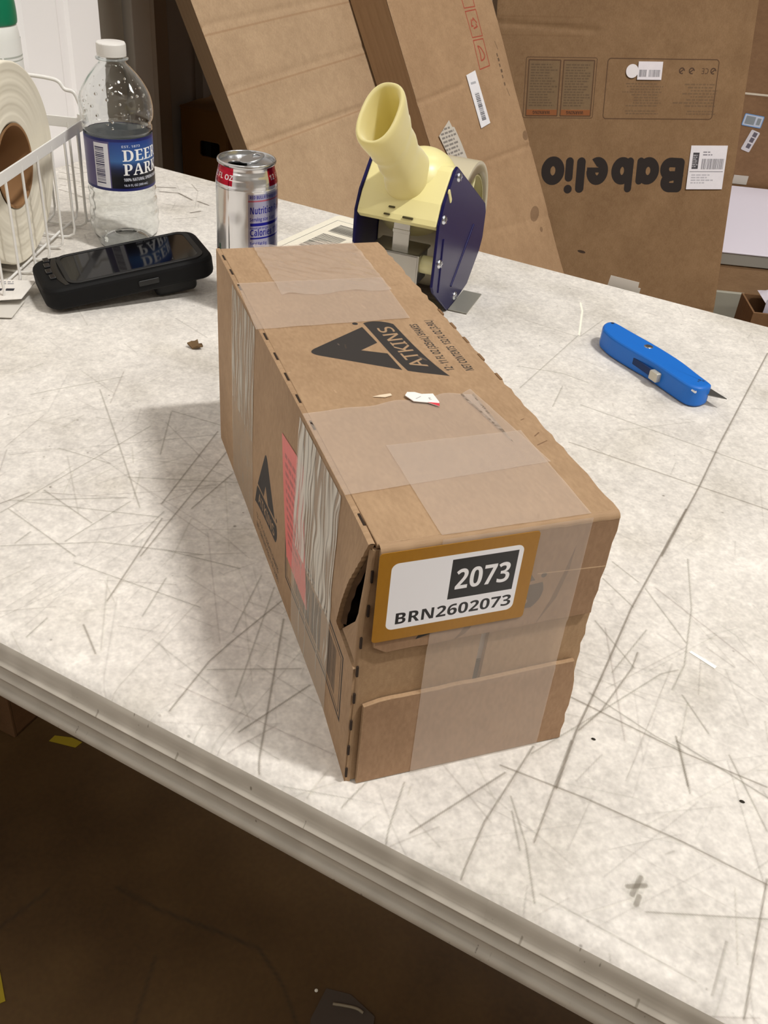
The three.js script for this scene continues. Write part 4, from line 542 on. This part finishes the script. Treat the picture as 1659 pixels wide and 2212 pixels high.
{ // middle leaning box with red handling marks and two stickers
  const W = 0.347, tx = sheetCanvas(0, -0.9, W, 1.45, 1400, [170, 137, 103], (x) => {
    const red = 'rgba(164,66,48,0.95)'; x.strokeStyle = red; x.lineWidth = 0.0022;
    const sq = (a, b, c, d, k) => { poly(x, [a, b, c, d], null, red, 0.0022); const mx = (a[0] + b[0] + c[0] + d[0]) / 4, my = (a[1] + b[1] + c[1] + d[1]) / 4; x.lineWidth = 0.003; x.beginPath(); if (k === 0) { x.moveTo(mx - 0.008, my - 0.014); x.quadraticCurveTo(mx + 0.014, my - 0.012, mx + 0.008, my + 0.002); x.quadraticCurveTo(mx + 0.002, my + 0.016, mx - 0.006, my + 0.016); x.quadraticCurveTo(mx - 0.002, my + 0.002, mx - 0.008, my - 0.014); } else { for (let j = 0; j < 3; j++) { const A = j * 2.09; x.moveTo(mx + 0.011 * Math.cos(A), my + 0.011 * Math.sin(A)); x.lineTo(mx + 0.011 * Math.cos(A + 1.4), my + 0.011 * Math.sin(A + 1.4)); x.lineTo(mx + 0.006 * Math.cos(A + 1.9), my + 0.006 * Math.sin(A + 1.9)); } } x.stroke(); };
    sq([0.236, 0.072], [0.272, 0.071], [0.270, 0.015], [0.231, 0.013], 0); sq([0.237, 0.131], [0.275, 0.131], [0.273, 0.077], [0.236, 0.078], 1); sq([0.238, 0.19], [0.277, 0.19], [0.275, 0.137], [0.237, 0.138], 1);
    x.fillStyle = 'rgba(60,45,35,0.6)'; for (const [y, w] of [[0.028, 0.004], [0.018, 0.006], [0.006, 0.004], [-0.006, 0.007], [-0.018, 0.004], [-0.034, 0.005]]) x.fillRect(0.306, y, w, 0.007); x.strokeStyle = 'rgba(60,45,35,0.6)'; x.lineWidth = 0.0015; for (const y of [0.06, -0.04]) { x.beginPath(); x.moveTo(0.312, y); x.lineTo(0.316, y - 0.018); x.stroke(); }
    x.fillStyle = 'rgba(70,45,30,0.35)'; for (const [a, b, c, d] of [[0.335, -0.15, 0.012, 0.01], [0.29, -0.32, 0.02, 0.015], [0.30, -0.36, 0.006, 0.006]]) { x.beginPath(); x.ellipse(a, b, c, d, 0.5, 0, 7); x.fill(); }
  }, 102);
  const t = leaning('cardboard_box', 'tall brown carton with red handling marks and two white stickers, leaning behind the tape gun', [-0.679, 0.726, -1.427], [0.124, 0.0391, -0.9915], [-0.4596, 0.8879, -0.0225], [0.8794, 0.4585, 0.1281], 0, W, -0.815, 0.52, 0.080, cardMat(tx), [[0, 0.001, 0.15, 0.008, 0.0022, 0.004], [0.02, -0.138, W, -0.147, 0.0022, 0.004], [0.05, -0.26, W, -0.30, 0.001, 0.006]]);
  sticker('barcode_sticker', t, [[0.175, 0.0225], [0.2105, 0.0265], [0.2125, -0.076], [0.1755, -0.0795]].reverse(), [242, 240, 244], (x, x0, y0, w, h) => { bars(x, x0 + w * 0.3, y0 + h * 0.12, x0 + w * 0.72, y0 + h * 0.62, 3, false, '#4c4c52'); x.fillStyle = '#b8b8be'; x.fillRect(x0 + w * 0.2, y0 + h * 0.78, w * 0.5, h * 0.04); }, 'long white barcode sticker');
  sticker('torn_sticker', t, [[0.029, -0.066], [0.042, -0.112], [0.060, -0.134], [0.099, -0.124], [0.094, -0.092], [0.086, -0.060], [0.079, -0.058], [0.075, -0.045], [0.055, -0.054]], [206, 198, 186], (x, x0, y0, w, h) => { scribble(x, x0 + w * 0.1, y0 + h * 0.15, x0 + w * 0.9, y0 + h * 0.9, 9, 6, 'rgba(110,104,100,0.7)', 0.95); }, 'torn crumpled white sticker');
}
function roundName(x, ink) { // the rounded heavy lettering B a b e l i o, millimetres, baseline at y = 0
  x.strokeStyle = x.fillStyle = ink; x.lineCap = 'round'; x.lineJoin = 'round'; const W = 23;
  const ring = (cx, w, h, y0 = 0, a0 = 0, a1 = 7) => { x.lineWidth = W; x.beginPath(); x.ellipse(cx, y0 + h / 2, (w - W) / 2, (h - W) / 2, 0, a0, a1); x.stroke(); };
  const stem = (cx, y0, y1, w = W) => { x.lineWidth = w; x.beginPath(); x.moveTo(cx, y0 + w / 2); x.lineTo(cx, y1 - w / 2); x.stroke(); };
  x.lineWidth = W; x.beginPath(); x.moveTo(W / 2 + 1, W / 2 + 1); x.lineTo(W / 2 + 1, 84 - W / 2); x.lineTo(32, 84 - W / 2); x.bezierCurveTo(52, 84 - W / 2, 52, 47, 32, 45); x.bezierCurveTo(57, 45, 58, W / 2, 36, W / 2); x.closePath(); x.stroke(); x.beginPath(); x.moveTo(12, 44); x.lineTo(34, 44); x.stroke();
  ring(95, 58, 66, -1); stem(116, 0, 65, 19);
  ring(163, 56, 66, -1); stem(144, 0, 84, 19);
  x.lineCap = 'butt'; ring(228, 56, 67, -1, 0, 5.25); x.lineWidth = 12; x.beginPath(); x.moveTo(204, 30); x.lineTo(255, 30); x.stroke(); x.lineCap = 'round';
  stem(271, 0, 85, 22); stem(301, 0, 58, 20); x.beginPath(); x.arc(301, 76, 10.5, 0, 7); x.fill();
  ring(343, 59, 68, -2);
}
{ // right leaning box with upside-down lettering
  const X0 = -0.64, Wd = 0.64, tx = sheetCanvas(X0, -0.45, Wd, 1.05, 1900, [143, 111, 77], (x) => {
    const ink = '#271d19', dim = 'rgba(84,58,38,0.85)', gray = 'rgba(105,84,62,0.55)';
    x.save(); x.translate(-0.1345, 0.0885); x.rotate(Math.PI); x.scale(0.001, 0.001); roundName(x, ink); x.restore();
    const rr = (a, b, c, d, r, lw) => { x.strokeStyle = dim; x.lineWidth = lw; x.beginPath(); x.roundRect(Math.min(a, c), Math.min(b, d), Math.abs(c - a), Math.abs(d - b), r); x.stroke(); };
    rr(-0.563, 0.180, -0.388, 0.315, 0.004, 0.0016);
    for (const [a, b] of [[-0.556, -0.478], [-0.470, -0.394]]) { rr(a, 0.1845, b, 0.309, 0.001, 0.0028); x.fillStyle = 'rgba(120,100,72,0.55)'; x.fillRect(a + 0.002, 0.2, b - a - 0.004, 0.107); x.fillStyle = 'rgba(150,88,44,0.9)'; x.fillRect(a + 0.001, 0.186, b - a - 0.002, 0.0125); scribble(x, a + 0.006, 0.205, b - 0.004, 0.302, 16, Math.round(a * -900), 'rgba(84,66,48,0.5)', 1); txt(x, '⚠ WARNING', b - 0.012, 0.196, 0.0075, { rot: Math.PI, color: '#3a2415', width: 0.05 }); }
    rr(-0.361, 0.179, -0.080, 0.3145, 0.008, 0.0022);
    const rows = (xr, y0, y1, n, w, s) => { const r = rng(s); for (let k = 0; k < n; k++) { const y = y0 + (y1 - y0) * k / n, ww = w * (0.5 + 0.5 * r()); scribble(x, xr - ww, y, xr, y + (y1 - y0) / n, 1, s + k, gray, 1.3); } };
    rows(-0.232, 0.188, 0.2, 2, 0.1, 21); rows(-0.232, 0.206, 0.262, 9, 0.09, 22); rows(-0.088, 0.188, 0.2, 2, 0.11, 23); rows(-0.088, 0.206, 0.262, 8, 0.1, 24);
    txt(x, 'CE', -0.1035, 0.2955, 0.0125, { rot: Math.PI, color: '#4d3626', width: 0.019, font: 'normal' });
    x.strokeStyle = '#4d3626'; x.lineWidth = 0.0024; for (const cx of [-0.172, -0.147, -0.092]) { x.beginPath(); x.arc(cx, 0.289, 0.0062, 0, 5.2); x.stroke(); x.beginPath(); x.moveTo(cx - 0.004, 0.286); x.lineTo(cx + 0.004, 0.292); x.stroke(); } 
    x.fillStyle = 'rgba(50,32,20,0.85)'; x.beginPath(); x.ellipse(-0.385, -0.143, 0.011, 0.0035, -0.25, 0, 7); x.fill();
    x.fillStyle = 'rgba(120,88,58,0.25)'; for (const y of [0.36, 0.385, 0.40]) x.fillRect(-0.63, y, 0.2, 0.004);
  }, 103);
  const t = leaning('cardboard_box', 'wide tall brown carton with upside-down black lettering, standing behind the right rear of the table', [-0.218, 0.437, -2.373], [0.8193, 0.0462, -0.5714], [-0.1618, 0.9749, -0.1532], [0.55, 0.218, 0.8062], X0, 0, -0.445, 0.6, 0.06, cardMat(tx), [[-0.64, 0.39, -0.4, 0.375, 0.002, 0.006], [-0.64, -0.3, 0, -0.3, 0.002, 0.006]]);
  const rect = (a, b, c, d) => [[a, b], [c, b], [c, d], [a, d]];
  sticker('shipping_label', t, rect(-0.1245, 0.015, -0.028, 0.120), [250, 246, 252], (x, x0, y0, w, h) => { x.fillStyle = '#4a474c'; x.fillRect(x0 + w * 0.08, y0 + h * 0.47, w * 0.17, h * 0.37); x.fillStyle = '#d9d6dc'; scribble(x, x0 + w * 0.09, y0 + h * 0.5, x0 + w * 0.24, y0 + h * 0.8, 7, 3, '#c9c6cc', 1); bars(x, x0 + w * 0.34, y0 + h * 0.46, x0 + w * 0.94, y0 + h * 0.70, 12, true, '#77747c'); x.fillStyle = '#5d5a60'; x.fillRect(x0 + w * 0.04, y0 + h * 0.40, w * 0.92, h * 0.012); scribble(x, x0 + w * 0.1, y0 + h * 0.12, x0 + w * 0.9, y0 + h * 0.36, 4, 4, 'rgba(170,166,176,0.6)', 0.8); scribble(x, x0 + w * 0.35, y0 + h * 0.76, x0 + w * 0.7, y0 + h * 0.88, 2, 9, 'rgba(120,116,126,0.7)', 0.8); }, 'large white shipping label');
  sticker('barcode_sticker', t, rect(-0.2845, 0.2695, -0.223, 0.310), [250, 244, 250], (x, x0, y0, w, h) => { bars(x, x0 + w * 0.06, y0 + h * 0.16, x0 + w * 0.36, y0 + h * 0.55, 14, true, '#5a575e'); bars(x, x0 + w * 0.45, y0 + h * 0.16, x0 + w * 0.92, y0 + h * 0.55, 15, true, '#8a878e'); }, 'small white barcode sticker');
  const c = at2(t, [[-0.2985, 0.2885]])[0]; part('round_sticker', new THREE.CylinderGeometry(0.0155, 0.0155, 0.0005, 36).rotateX(Math.PI / 2).translate(c[0], c[1], 0.0024), std('#fbf5f8'), t, 'round white sticker');
}
{ // dark little box on the floor pile behind the can
  const t = thing('cardboard_box', 'small dark brown carton with a hand hole, beside the left leaning carton', 'cardboard box', [-1.088, 0, -1.375]);
  const m = std('#7a5428', { roughness: 0.85 }); t.rotation.y = 0.1;
  part('side_panel', rbox(0.05, 0.054, 0, 0.66, -0.07, 0.07, 0.0015), m, t); part('side_panel', rbox(-0.054, -0.05, 0, 0.66, -0.07, 0.07, 0.0015), m, t);
  const s = shapeOf([[-0.05, 0], [0.05, 0], [0.05, 0.66], [-0.05, 0.66]]); s.holes.push(new THREE.Path(rrect(-0.012, 0.575, 0.034, 0.605, 0.006).getPoints(8)));
  part('front_panel', slab(s, 0.004).translate(0, 0, 0.066), m, t); part('back_panel', box(-0.05, 0.05, 0, 0.66, -0.07, -0.066), m, t); part('lid', rbox(-0.055, 0.055, 0.66, 0.664, -0.071, 0.071, 0.0015), m, t);
}
// ---------------------------------------------------------------- goods behind on the right
function carton(label, x, y, z, yaw, w, h, d, col, o = {}) {
  const t = thing(o.name || 'cardboard_box', label, o.cat || 'cardboard box', [x, y, z]); t.rotation.y = yaw;
  const m = o.mat || new THREE.MeshStandardMaterial({ map: plainCardTex, color: new THREE.Color(...col), roughness: 0.7 });
  const e = 0.005;
  part('front_panel', rbox(-w / 2, w / 2, 0, h, -e, 0, 0.0015), m, t); part('back_panel', box(-w / 2, w / 2, 0, h, -d, -d + e), m, t); part('side_panel', box(-w / 2, -w / 2 + e, 0, h, -d + e, -e), m, t); part('side_panel', box(w / 2 - e, w / 2, 0, h, -d + e, -e), m, t);
  if (!o.open) { part('top_flap', rbox(-w / 2, w / 2, h - e, h + 0.0005, -d / 2 + 0.001, 0.0005, 0.0012), m, t); part('top_flap', rbox(-w / 2, w / 2, h - e, h + 0.0005, -d, -d / 2 - 0.001, 0.0012), m, t); }
  part('base_panel', box(-w / 2, w / 2, 0, e, -d + e, -e), m, t);
  return t;
}
{
  const yaw = 0.42, glossTape = phys('#c9a87c', { transparent: true, opacity: 0.5, roughness: 0.15 });
  const a = carton('low brown taped carton on the floor under the white foam slab', 0.02, 0, -2.487, yaw, 0.82, 0.25, 0.62, [0.95, 0.9, 0.85]);
  part('clear_tape', rbox(-0.41, 0.41, 0.2508, 0.2514, -0.36, -0.27, 0.0003), glossTape, a);
  part('clear_tape', rbox(-0.24, -0.16, 0.2515, 0.2521, -0.62, 0, 0.0003), glossTape, a);
  const s = thing('foam_slab', 'white foam slab lying on the low carton right of the lettered box', 'foam slab', [0.18, 0.2535, -2.88]); s.rotation.y = yaw; part('core', rbox(-0.745, 0.415, 0, 0.032, -0.355, 0.298, 0.002), std('#9b968d', { roughness: 0.8 }), s, 'slab body with the shade on its sides put into the grey'); part('slab_top', rbox(-0.75, 0.42, 0.032, 0.036, -0.36, 0.30, 0.0015), std('#e4deeb', { roughness: 0.6 }), s, 'white top of the slab');  // slab is white throughout; the grey body carries its side shade as colour
  const b = carton('lower brown film-wrapped carton of the stack at the right rear', 0.02, 0, -3.22, yaw, 1.0, 0.56, 0.6, [0.62, 0.52, 0.42]);
  const c = carton('upper brown film-wrapped carton of the stack at the right rear', 0.02, 0.5605, -3.22, yaw, 1.0, 0.55, 0.6, [0.64, 0.54, 0.44]);
  part('film_edge', rbox(-0.5, 0.5, 0.0, 0.006, 0.0006, 0.0016, 0.0004), phys('#d9cdb8', { roughness: 0.2 }), c);
  const st = (x0, y0, w, h, rot, col, draw, label, seed) => { const m = cardMat(sheetCanvas(-w / 2, -h / 2, w, h, 3000, col, draw, seed, 0.4), [w, h, -w / 2, -h / 2]); const q = part('sticker', slab(rrect(-w / 2, -h / 2, w / 2, h / 2, 0.004), 0.0006), m, b, label); q.position.set(x0, y0, 0.0008); q.rotation.z = rot; };
  st(-0.362, 0.487, 0.062, 0.036, -0.08, [196, 204, 218], (x) => { x.strokeStyle = '#6f9ccf'; x.lineWidth = 0.005; x.strokeRect(-0.031, -0.018, 0.062, 0.036); x.fillStyle = '#8c9498'; x.fillRect(-0.024, -0.012, 0.03, 0.024); x.fillRect(0.012, -0.01, 0.012, 0.02); }, 'pale blue bordered label', 111);
  st(-0.352, 0.427, 0.030, 0.064, -0.28, [214, 210, 214], (x) => { x.fillStyle = '#66606a'; for (const y of [-0.022, -0.003, 0.014]) x.fillRect(-0.004, y, 0.013, 0.014); }, 'narrow white barcode label', 112);
  part('film_glare', rbox(-0.372, -0.325, 0.292, 0.320, 0.0004, 0.0012, 0.0003), phys('#c6bfb4', { roughness: 0.15 }), b);  // glare on the wrapping film, painted as a pale patch
  const d = carton('dark open carton in front of the low carton at the right', 0.060, 0, -2.285, yaw, 0.27, 0.205, 0.13, [0.55, 0.44, 0.34], { open: true });
  const p = thing('paper_bundle', 'crumpled white wrapping paper in the dark open carton at the right', 'paper', [0.030, 0.118, -2.345]); p.rotation.y = yaw;
  const n = noise2(17); part('paper', grid(30, 20, (u, v) => { const x = -0.10 + 0.2 * u, z = -0.045 + 0.09 * v; return [x, 0.105 + 0.05 * n(u * 4 + 3, v * 4) * Math.sin(Math.PI * u), z]; }), std('#ded8e4', { side: THREE.DoubleSide }), p); part('paper', grid(30, 12, (u, v) => [-0.10 + 0.2 * u, 0.115 * v, 0.040 + 0.006 * n(u * 8, v * 5)]), std('#cfcadb', { side: THREE.DoubleSide }), p);
  const g = thing('grey_panel', 'small grey panel standing beside the lettered box at the right', 'panel', [-0.150, 0, -2.40]); g.rotation.y = yaw; part('panel', rbox(-0.05, 0.040, 0, 0.182, -0.006, 0.006, 0.003), std('#a9a698', { roughness: 0.6 }), g);
}
{ // loose sheet behind the rear edge
  const o = single('paper_sheet', 'white paper sheet sticking up just behind the rear edge of the table', 'paper', slab([[-0.020, 0], [0.0185, 0], [0.0195, 0.030], [0.0165, 0.030], [0.0165, 0.036], [-0.016, 0.036]], 0.0005), std('#cfc8bf'), [-0.0865, TOP - 0.029, -0.7665]);
  o.rotation.x = 0;
}
// ---------------------------------------------------------------- floor in front of the table
{
  const y = std('#a8921c', { roughness: 0.6 });
  single('floor_tape', 'short strip of yellow floor tape under the table edge', 'floor tape', flat(slab([[-0.022, -0.008], [0.02, -0.005], [0.024, 0.007], [0.005, 0.0095], [-0.02, 0.004]], 0.0006)), y, [-0.655, 0.0004, -0.386]).rotation.y = 0.2;
  single('floor_tape', 'yellow floor tape corner at the lower left frame edge', 'floor tape', flat(slab([[-0.10, -0.02], [-0.004, -0.012], [-0.002, 0.02], [-0.10, 0.03]], 0.0008)), y, [-0.4480, 0.0004, -0.050]).rotation.y = -0.5;
  const t = carton('dark brown carton on the floor under the left end of the table', -0.86, 0, -0.345, 0.05, 0.28, 0.16, 0.24, [0.5, 0.4, 0.3]);
  const s = single('cardboard_scrap', 'torn dark cardboard scrap on the floor at the bottom edge', 'cardboard', flat(slab([[-0.03, 0.02], [0.0, 0.022], [0.035, 0.006], [0.045, -0.05], [-0.02, -0.06], [-0.035, -0.02]], 0.003)), std('#4c4138', { roughness: 0.9 }), [-0.098, 0.0006, -0.258]); s.rotation.set(0, 0.2, 0.05);
  single('cable_tie', 'pale twist of cord lying on the dark scrap on the floor', 'cord', tube([[-0.022, 0.005, 0.004], [-0.008, 0.008, 0], [0.006, 0.0085, -0.004], [0.014, 0.0075, -0.004]], 0.0018, 20, 6), std('#8b7f6a'), [-0.092, 0.0012, -0.262]);
  single('pebble', 'tiny white speck of litter on the floor left of the dark scrap', 'litter', new THREE.IcosahedronGeometry(0.0022, 1).scale(1, 0.6, 1), std('#f0ece0'), [-0.1405, 0.0012, -0.2635]);
}
renderer.render(scene, camera);
